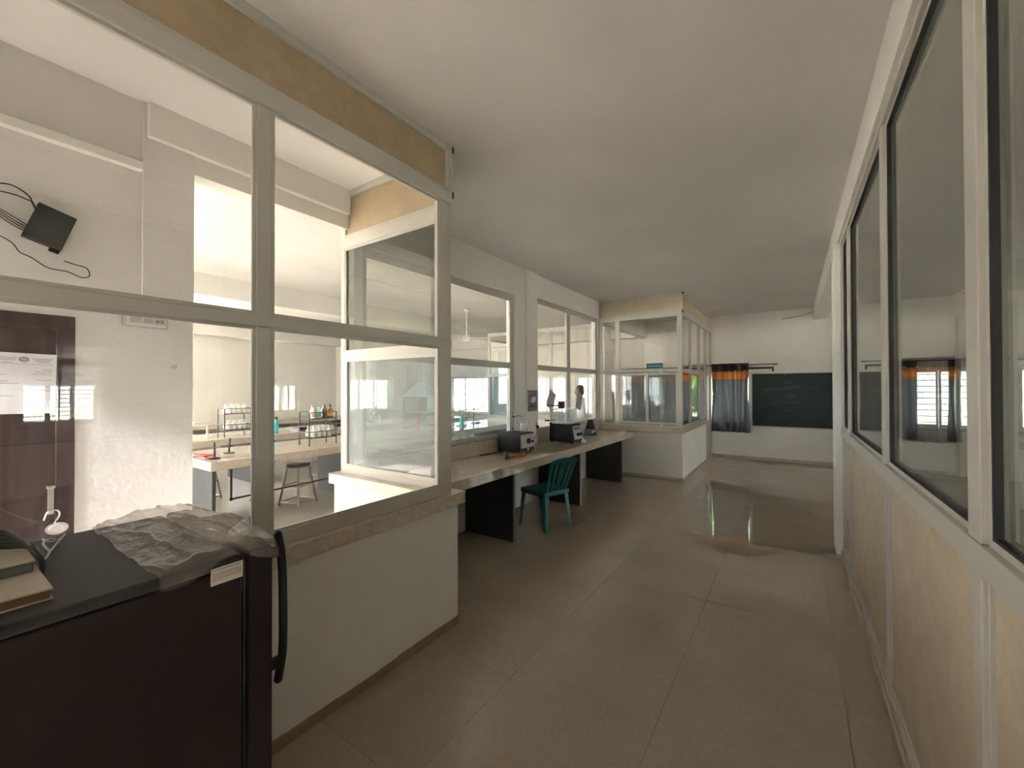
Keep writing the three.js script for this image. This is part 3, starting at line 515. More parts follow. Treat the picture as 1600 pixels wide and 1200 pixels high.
// ---------------------------------------------------------------- teal chair
function makeChair(label, pos, turn, mat, group) { // faces +z locally, back at -z
  const c = thing('plastic_chair', label, 'chair', pos, turn, group);
  const s = new THREE.Shape(), W = 0.21, D = 0.205; // seat outline
  s.moveTo(-W * 0.92, -D); s.lineTo(W * 0.92, -D); s.quadraticCurveTo(W, -D, W, -D + 0.05); s.lineTo(W * 1.06, D - 0.05); s.quadraticCurveTo(W * 1.04, D, W * 0.9, D); s.lineTo(-W * 0.9, D); s.quadraticCurveTo(-W * 1.04, D, -W * 1.06, D - 0.05); s.lineTo(-W, -D + 0.05); s.quadraticCurveTo(-W, -D, -W * 0.92, -D);
  const sg = new THREE.ExtrudeGeometry(s, { depth: 0.03, bevelEnabled: true, bevelSize: 0.012, bevelThickness: 0.012, bevelSegments: 3, curveSegments: 8 }).rotateX(Math.PI / 2).translate(0, 0.445, 0);
  mesh('seat', sg, mat, c);
  for (const [x, z, fx, fz] of [[-1, 1, -1.18, 1.15], [1, 1, 1.18, 1.15], [-1, -1, -1.08, -1.3], [1, -1, 1.08, -1.3]]) { // angle-section legs, wide at the top
    const xt = x * 0.185, zt = z * 0.18, xb = fx * 0.19, zb = fz * 0.185, leg = [];
    for (const [w, d, ox, oz] of [[0.062, 0.014, -x * 0.02, z * 0.018], [0.014, 0.062, x * 0.018, -z * 0.02]]) {
      const g = new THREE.BoxGeometry(w, 0.425, d, 1, 1, 1), p = g.attributes.position;
      for (let i = 0; i < p.count; i++) { const t = p.getY(i) / 0.425 + 0.5, k = 0.5 + 0.5 * t; p.setXYZ(i, (p.getX(i) + ox) * (0.2 * 0 + k) + xb + (xt - xb) * t, t * 0.425, (p.getZ(i) + oz) * k + zb + (zt - zb) * t); }
      g.computeVertexNormals(); leg.push(g);
    }
    leg.push(bx(xb - 0.02, xb + 0.02, 0, 0.006, zb - 0.02, zb + 0.02, 0.002));
    mesh('leg', leg, mat, c);
  }
  const back = (x, t) => [x * (0.84 + 0.3 * t), 0.43 + 0.44 * t - 0.04 * x * x * 20 * t * t, -0.19 - 0.14 * t - 0.03 * Math.cos(x * 6) * t];
  const slat = (xa, xb2, n = 14) => { // curved flat strip with thickness
    const g = new THREE.BoxGeometry(1, 1, 0.012, 4, n, 1), p = g.attributes.position;
    for (let i = 0; i < p.count; i++) { const u = p.getX(i) + 0.5, t = p.getY(i) + 0.5, q = back(xa + (xb2 - xa) * u, t); p.setXYZ(i, q[0], q[1], q[2] + p.getZ(i)); }
    g.computeVertexNormals(); return g; };
  const br = mesh('backrest', slat(-0.2, -0.15), mat, c); mesh('slat', slat(0.15, 0.2), mat, br);
  for (const [x, w] of [[-0.1, 0.024], [0.0, 0.04], [0.1, 0.024]]) mesh('slat', slat(x - w, x + w), mat, br);
  const g = new THREE.BoxGeometry(1, 1, 0.014, 20, 3, 1), p = g.attributes.position; // top rail
  for (let i = 0; i < p.count; i++) { const u = p.getX(i) + 0.5, t = 0.9 + 0.115 * (p.getY(i) + 0.5), q = back(-0.2 + 0.4 * u, t); p.setXYZ(i, q[0], q[1], q[2] + p.getZ(i)); }
  g.computeVertexNormals(); mesh('top_rail', g, mat, br);
  return c;
}
makeChair('teal plastic chair with slatted back drawn up to the granite bench', [-2.56, 0, -4.5], -Math.PI / 2 - 0.3, M.teal);
// ---------------------------------------------------------------- apparatus on the bench
const BT = 0.86;
{ // first instrument
  const a = thing('water_bath', 'black box instrument with a grey dial panel near the orange hose', 'instrument', [-2.995, BT, -4.53], 0);
  mesh('housing', bx(-0.185, 0.16, 0.02, 0.255, -0.17, 0.165, 0.006), M.blackMatte, a);
  const f = mesh('front_panel', bx(0.16, 0.172, 0.07, 0.24, -0.15, 0.15, 0.002), M.panelWhite, a);
  mesh('red_stripe', bx(0.172, 0.1735, 0.217, 0.223, -0.14, 0.14), M.red, f);
  mesh('dial', [new THREE.CylinderGeometry(0.034, 0.036, 0.025, 24).rotateZ(Math.PI / 2).translate(0.184, 0.155, -0.005), bx(0.19, 0.202, 0.125, 0.185, -0.011, 0.001, 0.003)], M.black, f);
  mesh('knob', new THREE.CylinderGeometry(0.014, 0.015, 0.02, 18).rotateZ(Math.PI / 2).translate(0.182, 0.14, -0.105), M.black, f);
  mesh('switch', [bx(0.172, 0.176, 0.035, 0.066, -0.02, 0.012, 0.001), bx(0.176, 0.18, 0.043, 0.058, -0.01, 0.002, 0.002)], M.white, f);
  mesh('side_grip', bx(-0.08, 0.0, 0.2, 0.215, 0.163, 0.167, 0.003), M.black, a);
  for (const [x, z] of [[-0.15, 0.13], [0.13, 0.13], [-0.15, -0.13], [0.13, -0.13]]) mesh('foot', cyl(0.018, 0.016, 0, 0.02, x, z, 12), M.black, a);
  const s = thing('ring_stand', 'thin rod stand with a black clamp arm on the first instrument', 'stand', [-3.0, BT + 0.255, -4.47]);
  mesh('base', cyl(0.016, 0.012, 0, 0.02), M.black, s); mesh('rod', cyl(0.003, 0.003, 0.02, 0.225), M.steel, s); mesh('clamp_knob', [sph(0.012, 0, 0.205, 0), bx(-0.02, 0.012, 0.197, 0.214, -0.008, 0.008, 0.003)], M.black, s);
  mesh('clamp_arm', [rod([0, 0.208, 0], [0.03, 0.216, -0.06], 0.004), rod([0.03, 0.216, -0.06], [0.05, 0.205, -0.12], 0.004), rod([0.05, 0.205, -0.12], [0.05, 0.155, -0.12], 0.0025)], M.black, s);
  mesh('thermometer_sleeve', cyl(0.006, 0.006, 0.03, 0.08, -0.008, 0.012), M.bookEdge, s);
  const j = thing('glass_jar', 'small glass jar with white tubes on top of the first instrument', 'jar', [-2.93, BT + 0.255, -4.6]);
  mesh('jar_wall', lathe([[0.001, 0.004], [0.052, 0.004], [0.052, 0.12], [0.049, 0.12], [0.049, 0.008], [0.001, 0.008]], 28), M.ware, j); mesh('jar_base', cyl(0.062, 0.062, 0, 0.004), M.black, j);
  for (const [x, z] of [[0.02, 0.018], [-0.015, 0.02], [0.0, -0.025], [0.028, -0.015]]) mesh('tube_holder', cyl(0.009, 0.009, 0.01, 0.118, x, z, 12), M.white, j);
  const w = thing('wall_socket', 'small wall socket with a black plug beside the second bay', 'socket', [XW + 0.036, 1.135, -5.375], Math.PI / 2);
  mesh('plate', bx(-0.03, 0.03, -0.035, 0.045, 0, 0.012, 0.003), M.plaster, w); mesh('plug', bx(-0.018, 0.018, -0.05, 0.0, 0.012, 0.045, 0.006), M.black, w); mesh('pin_hole', bx(-0.008, 0.008, 0.018, 0.03, 0.012, 0.014), M.black, w);
  tag(mesh('mains_cable', tube([[XW + 0.06, 1.08, -5.375], [XW + 0.05, 0.98, -5.34], [XW + 0.06, 0.9, -5.2], [XW + 0.08, 0.868, -5.02], [XW + 0.09, 0.866, -4.85], [-3.1, 0.88, -4.7]], 0.0045, 50, 7), M.bookEdge), 'brown mains cable from the wall socket to the first instrument', 'cable');
  const loop = []; for (let k = 0; k < 2; k++) { const pts = []; for (let i = 0; i < 14; i++) { const t = i / 14 * 2 * Math.PI; pts.push([-2.775 + (0.052 - 0.006 * k) * Math.cos(t) + 0.012 * k, 0.87 + 0.016 * k + 0.006 * Math.sin(2 * t), -4.2 + 0.15 * Math.sin(t) + 0.012 * k]); } loop.push(tube(pts, 0.0085, 60, 9, true)); }
  loop.push(tube([[-2.77, 0.887, -4.34], [-2.775, 0.895, -4.36], [-2.79, 0.9, -4.37]], 0.0085, 8, 9));
  tag(mesh('rubber_hose', loop, M.orangeHose), 'coil of orange rubber hose on the bench in front of the first instrument', 'hose');
  const bb = thing('bunsen_burner', 'small blue bunsen burner lying by the orange hose', 'burner', [-2.77, BT, -3.99]);
  mesh('base', lathe([[0, 0], [0.036, 0], [0.036, 0.006], [0.024, 0.014], [0, 0.016]], 24), M.steel, bb); mesh('collar', sph(0.028, 0, 0.032, 0).scale(1, 0.9, 1), M.blue, bb); mesh('barrel', cyl(0.007, 0.006, 0.045, 0.105), M.iron, bb);
  tag(mesh('dark_rod', rod([-3.17, 0.872, -3.98], [-3.13, 0.872, -4.38], 0.009, 10), M.pipe), 'short dark rod lying along the splashback', 'rod');
}
{ // second instrument
  const a = thing('test_apparatus', 'tall black instrument carrying a clear glass tank, nearer the far cabin', 'instrument', [-2.87, BT, -5.72]);
  const s = new THREE.Shape(); s.moveTo(-0.2, 0.03); s.lineTo(0.2, 0.03); s.lineTo(0.15, 0.285); s.lineTo(-0.2, 0.285); s.closePath();
  mesh('housing', new THREE.ExtrudeGeometry(s, { depth: 0.31, bevelEnabled: true, bevelSize: 0.004, bevelThickness: 0.004, bevelSegments: 2 }).translate(0, 0, -0.155), M.blackMatte, a);
  const fp = mesh('front_panel', bx(-0.0, 0.006, -0.1, 0.1, -0.13, 0.13, 0.002), M.panelWhite, a); fp.position.set(0.18, 0.16, 0); fp.rotation.z = 0.19;
  for (const z of [0.02, -0.06]) mesh('dial', new THREE.CylinderGeometry(0.023, 0.025, 0.03, 20).rotateZ(Math.PI / 2).translate(0.02, -0.03, z), M.black, fp);
  mesh('display', bx(0.006, 0.008, 0.045, 0.08, -0.1, 0.1), M.greyPlastic, fp);
  for (const [x, z] of [[-0.17, 0.13], [0.16, 0.13], [-0.17, -0.13], [0.16, -0.13]]) mesh('foot', cyl(0.02, 0.017, 0, 0.032, x, z, 12), M.black, a);
  const y = BT + 0.289, t = thing('glass_tank', 'clear square glass tank standing on the second instrument', 'tank', [-2.93, y, -5.75]);
  const w = 0.15, h = 0.22;
  for (const [q, r] of [[bx(-w, w, 0, h, w - 0.004, w), 0], [bx(-w, w, 0, h, -w, -w + 0.004), 0], [bx(w - 0.004, w, 0, h, -w + 0.005, w - 0.005), 0], [bx(-w, -w + 0.004, 0, h, -w + 0.005, w - 0.005), 0]]) mesh('glass_wall', q, M.ware, t);
  mesh('tank_base', bx(-w - 0.005, w + 0.005, 0, 0.01, -w - 0.005, w + 0.005, 0.003), M.white, t);
  mesh('rim', [bx(-w - 0.003, w + 0.003, h, h + 0.007, w - 0.008, w + 0.003), bx(-w - 0.003, w + 0.003, h, h + 0.007, -w - 0.003, -w + 0.008), bx(w - 0.008, w + 0.003, h, h + 0.007, -w + 0.0085, w - 0.0085), bx(-w - 0.003, -w + 0.008, h, h + 0.007, -w + 0.0085, w - 0.0085)], M.white, t);
  mesh('inner_beaker', lathe([[0.001, 0.012], [0.062, 0.012], [0.064, 0.17], [0.06, 0.17], [0.058, 0.016], [0.001, 0.016]], 28).translate(-0.01, 0, 0.02), M.ware, t);
  const r = thing('motor_stand', 'black stirrer motor on a slim rod above the glass tank', 'stirrer', [-3.05, BT + 0.29, -5.545]);
  mesh('rod', cyl(0.005, 0.005, 0.0, 0.37), M.steel, r); mesh('rod_foot', cyl(0.022, 0.018, 0, 0.018), M.black, r); mesh('cross_arm', rod([-0.04, 0.275, 0.03], [0.09, 0.278, -0.09], 0.008), M.black, r);
  mesh('motor', [cyl(0.052, 0.052, 0.235, 0.34, 0.125, -0.125, 28), cyl(0.048, 0.052, 0.228, 0.235, 0.125, -0.125, 28)], M.black, r);
  mesh('stirrer_shaft', [cyl(0.004, 0.004, 0.06, 0.23, 0.112, -0.125, 8), cyl(0.004, 0.004, 0.06, 0.23, 0.138, -0.125, 8), bx(0.1, 0.15, 0.055, 0.07, -0.14, -0.11, 0.002)], M.steel, r);
  tag(mesh('clamp', [rod([-3.15, y + 0.045, -5.545], [-3.055, y + 0.045, -5.575], 0.011), rod([-3.055, y + 0.045, -5.575], [-2.99, y + 0.06, -5.6], 0.005), sph(0.017, -3.1, y + 0.045, -5.56)], M.black), 'black clamp with a screw on the slim rod beside the tank', 'clamp');
}
{
  const v = thing('vortex_mixer', 'round black vortex mixer on a blue-grey base at the bench end', 'mixer', [-2.97, BT, -6.86]);
  mesh('base', [lathe([[0, 0.012], [0.115, 0.012], [0.118, 0.03], [0.105, 0.1], [0.075, 0.112], [0, 0.112]], 32)], M.blueGrey, v); mesh('bottom_plate', cyl(0.122, 0.122, 0, 0.012, 0, 0, 32), M.black, v);
  mesh('cone', lathe([[0, 0.112], [0.082, 0.112], [0.08, 0.14], [0.048, 0.235], [0, 0.235]], 32), M.blackMatte, v); mesh('rubber_cup', lathe([[0, 0.235], [0.05, 0.235], [0.052, 0.265], [0.042, 0.265], [0.036, 0.25], [0, 0.248]], 28), M.black, v);
  mesh('label_plate', bx(-0.03, 0.03, 0.04, 0.085, 0.1, 0.114, 0.003).rotateY(0.9), M.paleBlue, v); mesh('speed_knob', cyl(0.018, 0.016, 0.03, 0.06, 0.1, 0.05, 16), M.black, v);
  tag(mesh('mixer_cable', tube([[-3.06, 0.872, -6.8], [-3.1, 0.868, -6.6], [-3.05, 0.866, -6.4], [-3.1, 0.866, -6.2]], 0.0045, 30, 7), M.black), 'black cable of the vortex mixer lying on the granite', 'cable');
  const s = new THREE.Shape(); s.moveTo(0, 0); s.lineTo(0.1, 0); s.lineTo(0.035, 0.085); s.lineTo(0.005, 0.08); s.closePath();
  const g = new THREE.ExtrudeGeometry(s, { depth: 0.0015, bevelEnabled: false }); g.rotateX(-0.5).rotateY(0.9).translate(-2.665, BT + 0.001, -5.82);
  const g2 = new THREE.ExtrudeGeometry(s, { depth: 0.0015, bevelEnabled: false }); g2.rotateX(0.5).rotateY(0.9).translate(-2.72, BT + 0.001, -5.86);
  tag(mesh('paper_tent', [g, g2], M.paper), 'small folded white paper on the bench edge before the second instrument', 'paper');
}
// poster and sheets on the wall and glass
{
  const cv = document.createElement('canvas'); cv.width = 96; cv.height = 192; const c = cv.getContext('2d');
  c.fillStyle = '#6d6871'; c.fillRect(0, 0, 96, 192); c.fillStyle = '#837d86'; for (let i = 0; i < 60; i++) c.fillRect(rnd() * 90, rnd() * 186, 4 + rnd() * 18, 2 + rnd() * 5);
  c.fillStyle = '#e8e6ea'; c.beginPath(); c.ellipse(58, 88, 22, 30, 0.5, 0, 7); c.fill(); c.fillStyle = '#4a464e'; c.fillRect(12, 128, 70, 30); c.fillStyle = '#d8d5da'; for (const y of [30, 66, 96, 130]) c.fillRect(8, y, 7, 9);
  const t = new THREE.CanvasTexture(cv); t.colorSpace = THREE.SRGBColorSpace;
  const m = mesh('small_poster', new THREE.BoxGeometry(0.27, 0.31, 0.002), std({ map: t, roughness: 0.35 }), scene, true); m.position.set(XW + 0.0372, 1.505, -5.275); m.rotation.y = Math.PI / 2;
  tag(m, 'dark glossy poster on the pier between the two glazed bays', 'poster');
  const cs = document.createElement('canvas'); cs.width = 128; cs.height = 180; const d = cs.getContext('2d'); d.fillStyle = '#b8b2ba'; d.fillRect(0, 0, 128, 180); d.fillStyle = '#85808a';
  for (let y = 14; y < 168; y += 9) { let x = 12; while (x < 112) { const w = 4 + rnd() * 16; d.fillRect(x, y, w, 4); x += w + 4; } } d.fillStyle = '#e9e7ec'; d.fillRect(0, 0, 128, 4); d.fillRect(0, 172, 128, 8);
  const ts = new THREE.CanvasTexture(cs); ts.colorSpace = THREE.SRGBColorSpace;
  for (const [lab, x, y, z, rz, dx] of [['printed sheet stuck crooked on the first pane of the second bay', 0, 1.49, -6.0, -0.42, 1], ['printed sheet stuck crooked on the second pane of the second bay', 0, 1.44, -7.07, -0.3, 1]]) {
    const p = mesh('pasted_sheet', new THREE.BoxGeometry(0.235, 0.3, 0.0015), std({ map: ts, roughness: 0.8 }), scene, true); p.position.set(XW - 0.045, y, z); p.rotation.y = Math.PI / 2; p.rotateZ(rz); tag(p, lab, 'paper sheet');
  }
  const cg = document.createElement('canvas'); cg.width = 320; cg.height = 96; const e = cg.getContext('2d'); e.fillStyle = '#17626b'; e.fillRect(0, 0, 320, 96); e.fillStyle = '#a9c4cb'; e.font = 'bold 34px sans-serif'; e.textBaseline = 'middle'; e.textAlign = 'center'; e.fillText('Chemistry Block', 160, 50);
  const tg = new THREE.CanvasTexture(cg); tg.colorSpace = THREE.SRGBColorSpace;
  const sg = thing('name_plate', 'small teal name plate on the glass of the far cabin', 'sign', [-2.142, 2.1, ZC - 0.008]);
  mesh('plate', bx(-0.15, 0.15, -0.05, 0.05, -0.006, 0.004, 0.002), M.tealDoor, sg); const fc = mesh('face', new THREE.PlaneGeometry(0.296, 0.096), std({ map: tg, roughness: 0.4 }), sg, true); fc.position.z = 0.0046;
}
// ---------------------------------------------------------------- far wall: board, lamp, rod, curtains
{
  const cv = document.createElement('canvas'); cv.width = 1024; cv.height = 650; const c = cv.getContext('2d');
  c.fillStyle = '#0f2622'; c.fillRect(0, 0, 1024, 650);
  for (let i = 0; i < 240; i++) { c.fillStyle = `rgba(150,170,160,${0.008 + 0.016 * rnd()})`; c.fillRect(rnd() * 1024, rnd() * 650, 60 + rnd() * 240, 10 + rnd() * 40); }
  c.fillStyle = 'rgba(190,200,195,0.3)'; c.textAlign = 'center';
  const w = (s, x, y, px, a = 0.3, rot = -0.03) => { c.save(); c.translate(x, y); c.rotate(rot); c.font = `italic ${px}px serif`; c.fillStyle = `rgba(200,210,205,${a})`; c.fillText(s, 0, 0); c.restore(); };
  w('Lab', 470, 120, 62); w('Instrumentation', 380, 200, 66, 0.34, -0.08); w('(Room)', 760, 185, 60, 0.14); w('Dept', 500, 290, 54, 0.28); w('of', 660, 290, 48, 0.12); w('M. Sc.', 320, 370, 56, 0.2); w('Chem', 500, 370, 52, 0.2); w('Lab', 470, 460, 50, 0.22);
  c.strokeStyle = 'rgba(200,210,205,0.14)'; c.lineWidth = 4; c.beginPath(); c.moveTo(250, 395); c.lineTo(420, 392); c.stroke(); c.fillStyle = 'rgba(210,215,212,0.4)'; c.fillRect(430, 4, 12, 22);
  const t = new THREE.CanvasTexture(cv); t.colorSpace = THREE.SRGBColorSpace;
  const b = thing('chalkboard', 'large dark green chalkboard with faint chalk writing on the end wall', 'chalkboard', [-0.03, 1.4, ZFAR + 0.002]);
  mesh('backing', bx(-0.75, 0.745, -0.6, 0.6, 0, 0.014), M.slate, b); const f = mesh('writing_surface', new THREE.PlaneGeometry(1.49, 1.2), std({ map: t, roughness: 0.55 }), b, true); f.position.z = 0.0146;
  for (const q of [bx(-0.765, 0.76, 0.6, 0.618, 0, 0.022, 0.002), bx(-0.765, 0.76, -0.625, -0.6, 0, 0.03, 0.002)]) mesh('frame_rail', q, M.alu, b);
  mesh('frame_side', bx(-0.768, -0.75, -0.6, 0.6, 0, 0.022, 0.002), M.alu, b);
  const l = thing('tube_light', 'unlit tube light fitting above the chalkboard edge', 'light fitting', [-0.6, 2.1, ZFAR + 0.002]);
  mesh('channel', bx(-0.62, 0.24, 0.02, 0.06, 0, 0.035, 0.003), M.blackMatte, l); mesh('end_holder', bx(0.215, 0.25, -0.045, 0.06, 0.0, 0.05, 0.004), M.blackMatte, l); mesh('end_holder', bx(-0.62, -0.59, -0.045, 0.06, 0.0, 0.05, 0.004), M.blackMatte, l);
  mesh('tube', rod([-0.59, -0.015, 0.045], [0.215, -0.015, 0.045], 0.02, 16), phy({ color: rgb(0.8, 0.79, 0.76), roughness: 0.08 }), l);
  const r = thing('curtain_rod', 'dark curtain rod above the window beside the chalkboard', 'curtain rod', [0, 2.22, ZFAR + 0.09]);
  mesh('rod', rod([-1.72, 0, 0], [-0.31, 0, 0], 0.011), M.iron, r); mesh('finial', sph(0.02, -0.3, 0, 0), M.iron, r); for (const b of [bx(-1.68, -1.66, -0.015, 0.015, -0.09, 0.005), bx(-0.36, -0.34, -0.015, 0.015, -0.09, 0.005)]) mesh('bracket', b, M.iron, r);
  tag(mesh('thin_wire', [tube([[-0.2, 3.24, ZFAR + 0.01], [0.15, 3.27, ZFAR + 0.01], [0.45, 3.36, ZFAR + 0.01], [0.64, 3.38, ZFAR + 0.01]], 0.006, 24, 6)], M.iron), 'thin dark wire strung across the top of the end wall', 'wire');
}
// hanging eyelet curtain with an orange band: pleated sheet in horizontal zones
function makeCurtain(label, x0, x1, z, y0, y1, folds, amp, o = {}) {
  const c = thing('curtain', label, 'curtain', [(x0 + x1) / 2, 0, z], 0, o.group), W = x1 - x0;
  const zone = (name, a, b, mat) => {
    const NX = folds * 10, NY = Math.max(2, Math.round((b - a) / 0.06)), g = new THREE.PlaneGeometry(1, 1, NX, NY), p = g.attributes.position;
    for (let i = 0; i < p.count; i++) {
      const u = p.getX(i) + 0.5, y = a + (b - a) * (p.getY(i) + 0.5), d = (y1 - y) / (y1 - y0), wob = 0.35 * Math.sin(u * 7 + d * 2.2 + (o.ph ?? 0)) * d;
      const pinch = o.flare ? 1 - 0.1 * Math.exp(-Math.pow((d - 0.42) / 0.3, 2)) + 0.05 * d : 1;
      p.setXYZ(i, (u - 0.5) * W * pinch + (o.lean ?? 0) * d, y, amp * (1 - 0.35 * d) * Math.cos((u * folds + wob) * 2 * Math.PI) + 0.012 * Math.sin(u * 31 + d * 5));
    }
    g.computeVertexNormals(); mesh(name, g, mat, c);
  };
  const t1 = y1 - 0.19, t2 = y1 - 0.375;
  zone('heading', t1, y1, M.clothDark); zone('orange_band', t2, t1, M.clothOrange); zone('band_seam', t2 - 0.012, t2, M.clothDark); zone('drop', y0, t2 - 0.012, M.cloth);
  return c;
}
makeCurtain('grey eyelet curtain with an orange band beside the chalkboard', -1.63, -0.83, ZFAR + 0.11, 0.63, 2.26, 4, 0.075, { flare: true });
makeCurtain('drawn grey curtain with an orange band inside the far cabin', -4.02, -2.86, ZFAR + 0.12, 0.7, 2.2, 7, 0.035, { ph: 2 });
makeCurtain('narrower grey curtain with an orange band inside the far cabin', -2.78, -2.15, ZFAR + 0.12, 0.7, 2.2, 4, 0.04, { ph: 1 });
makeCurtain('dim grey and orange curtain just beyond the side room window', 2.42, 2.6, ZFAR + 0.12, 0.66, 2.2, 2, 0.03, { flare: true });
makeCurtain('dim grey and orange curtain at the outer edge of the side room window', 2.72, 3.05, ZFAR + 0.12, 0.66, 2.2, 3, 0.035, { ph: 1.5 });
makeCurtain('dim grey and orange curtain before the glass of the side room window', 1.62, 2.0, ZFAR + 0.12, 0.66, 2.2, 3, 0.035, { ph: 0.5 });
{
  const r = thing('curtain_rod', 'dark curtain rod in the room behind the partition', 'curtain rod', [0, 2.2, ZFAR + 0.12]);
  mesh('rod', rod([1.5, 0, 0], [3.2, 0, 0], 0.012), M.iron, r); for (const b of [bx(1.56, 1.58, -0.015, 0.015, -0.12, 0.005), bx(3.1, 3.12, -0.015, 0.015, -0.12, 0.005)]) mesh('bracket', b, M.iron, r);
  const q = thing('curtain_rod', 'dark curtain rod inside the far cabin', 'curtain rod', [0, 2.16, ZFAR + 0.12]);
  mesh('rod', rod([-4.1, 0, 0], [-1.8, 0, 0], 0.012), M.iron, q); for (const b of [bx(-4.06, -4.04, -0.015, 0.015, -0.12, 0.005), bx(-1.86, -1.84, -0.015, 0.015, -0.12, 0.005)]) mesh('bracket', b, M.iron, q);
}
// ---------------------------------------------------------------- laboratory
function labBench(label, x0, x1, z0, z1, slabs) {
  const b = thing('lab_bench', label, 'bench', [(x0 + x1) / 2, 0, z1]); const X = (x1 - x0) / 2, L = z1 - z0;
  mesh('bench_top', bx(-X, X, 0.745, 0.85, -L, 0, 0.006), M.granite, b);
  for (const [z, w0, w1, m] of slabs) mesh('support_slab', bx(w0 * X, w1 * X, 0, 0.745, z - z1 - 0.04, z - z1, 0.003), m || M.slateGrey, b);
  mesh('sink_rim', bx(-0.3 * X, 0.25 * X, 0.85, 0.854, -L * 0.42 - 0.4, -L * 0.42, 0.002), M.slateGrey, b);
  return b;
}
labBench('long granite laboratory bench closest to the wall opening', -6.75, -5.5, -9.3, -1.99, [[-2.01, -0.9, 0.97], [-4.0, -0.95, 0.8], [-6.0, -0.95, 0.9], [-8.2, -0.95, 0.9]]);
labBench('second granite laboratory bench carrying the white bottle rack', -9.1, -7.86, -9.3, -1.2, [[-1.25, -0.9, 0.9], [-3.55, -0.9, 0.9], [-5.6, -0.9, 0.9], [-8.0, -0.9, 0.9]]);
labBench('granite wall bench along the outer laboratory wall', -11.93, -11.25, -7.65, -3.55, [[-3.6, -0.9, 0.9], [-5.5, -0.9, 0.9], [-7.55, -0.9, 0.9]]);
function rack(label, pos) {
  const r = thing('bottle_rack', label, 'rack', pos), w = 0.135, d = 0.215, h = 0.49;
  for (const [x, z] of [[-w, -d], [w, -d], [-w, d], [w, d]]) { const l = mesh('upright', cyl(0.009, 0.009, 0.006, h, x, z, 10), M.iron, r); mesh('foot', cyl(0.015, 0.013, 0, 0.01, x, z, 12), M.iron, l); }
  for (const y of [0.1, 0.385]) {
    mesh('shelf', bx(-w, w, y, y + 0.012, -d, d, 0.002), M.iron, r);
    for (const [a, b] of [[[-w, -d], [w, -d]], [[-w, d], [w, d]], [[-w, -d], [-w, d]], [[w, -d], [w, d]]]) mesh('guard_bar', rod([a[0], y + 0.1, a[1]], [b[0], y + 0.1, b[1]], 0.006, 8), M.iron, r);
  }
  return r;
}
const RA = [-8.42, 0.85, -3.42], RB = [-6.0, 0.85, -3.58];
rack('slim dark metal bottle rack on the second laboratory bench', RA); rack('slim dark metal bottle rack on the front laboratory bench', RB);
function bottleProto(label, mat, stop, h, r, group, lab) {
  const b = thing('reagent_bottle', label, 'bottle', [0, 0, 0], 0, group);
  mesh('body', lathe([[0, 0], [r, 0], [r * 1.02, 0.01], [r * 1.02, h * 0.55], [r * 0.8, h * 0.68], [r * 0.36, h * 0.76], [r * 0.36, h * 0.9], [0, h * 0.9]], 18), mat, b);
  mesh('stopper', [cyl(r * 0.3, r * 0.34, h * 0.9, h * 0.94, 0, 0, 12), sph(r * 0.42, 0, h * 0.985, 0, 12).scale(1, 1, 1)], stop, b);
  if (lab) mesh('label_band', cyl(r * 1.05, r * 1.05, h * 0.14, h * 0.46, 0, 0, 18), lab, b);
  return b;
}
{
  const sets = [[RA, 0.112, 'white reagent bottles on the lower shelf of the second bench rack', 'white reagent bottle on the lower shelf of the second bench rack'], [RA, 0.397, 'white reagent bottles on the top shelf of the second bench rack', 'white reagent bottle on the top shelf of the second bench rack'], [RB, 0.112, 'white reagent bottles on the lower shelf of the front bench rack', 'white reagent bottle on the lower shelf of the front bench rack']];
  for (const [R, y, g, l] of sets) {
    const p = bottleProto(l, M.bottle, M.white, 0.155, 0.03, g); let first = true;
    for (const x of [-0.085, 0, 0.085]) for (let k = 0; k < 4; k++) { const o = first ? p : p.clone(); if (!first) { o.name = numbered('reagent_bottle'); scene.add(o); } first = false; o.position.set(R[0] + x + 0.008 * (rnd() - 0.5), R[1] + y, R[2] + 0.12 - 0.085 * k + 0.012 * (rnd() - 0.5)); o.rotation.y = rnd() * 6; }
  }
  const put = (b, x, z) => b.position.set(RB[0] + x, RB[1] + 0.397, RB[2] + z);
  put(bottleProto('bottle with an orange label on the top shelf of the front rack', M.bottle, M.white, 0.15, 0.036, null, M.orangeLabel), 0.09, 0.13);
  put(bottleProto('bottle with a turquoise label on the top shelf of the front rack', M.bottle, M.white, 0.15, 0.038, null, M.blueLabel), 0.09, 0.045);
  put(bottleProto('tall dark bottle on the top shelf of the front rack', M.darkGlass, M.black, 0.2, 0.04, null), 0.09, -0.05);
  put(bottleProto('amber bottle on the top shelf of the front rack', M.amber, M.darkGlass, 0.19, 0.04, null, M.orangeLabel), 0.09, -0.14);
  put(bottleProto('clear stoppered bottle behind the turquoise labelled one', M.bottle, M.white, 0.18, 0.036, null), -0.03, 0.08);
  put(bottleProto('clear stoppered bottle behind the amber one', M.bottle, M.white, 0.18, 0.036, null), -0.03, -0.1);
}
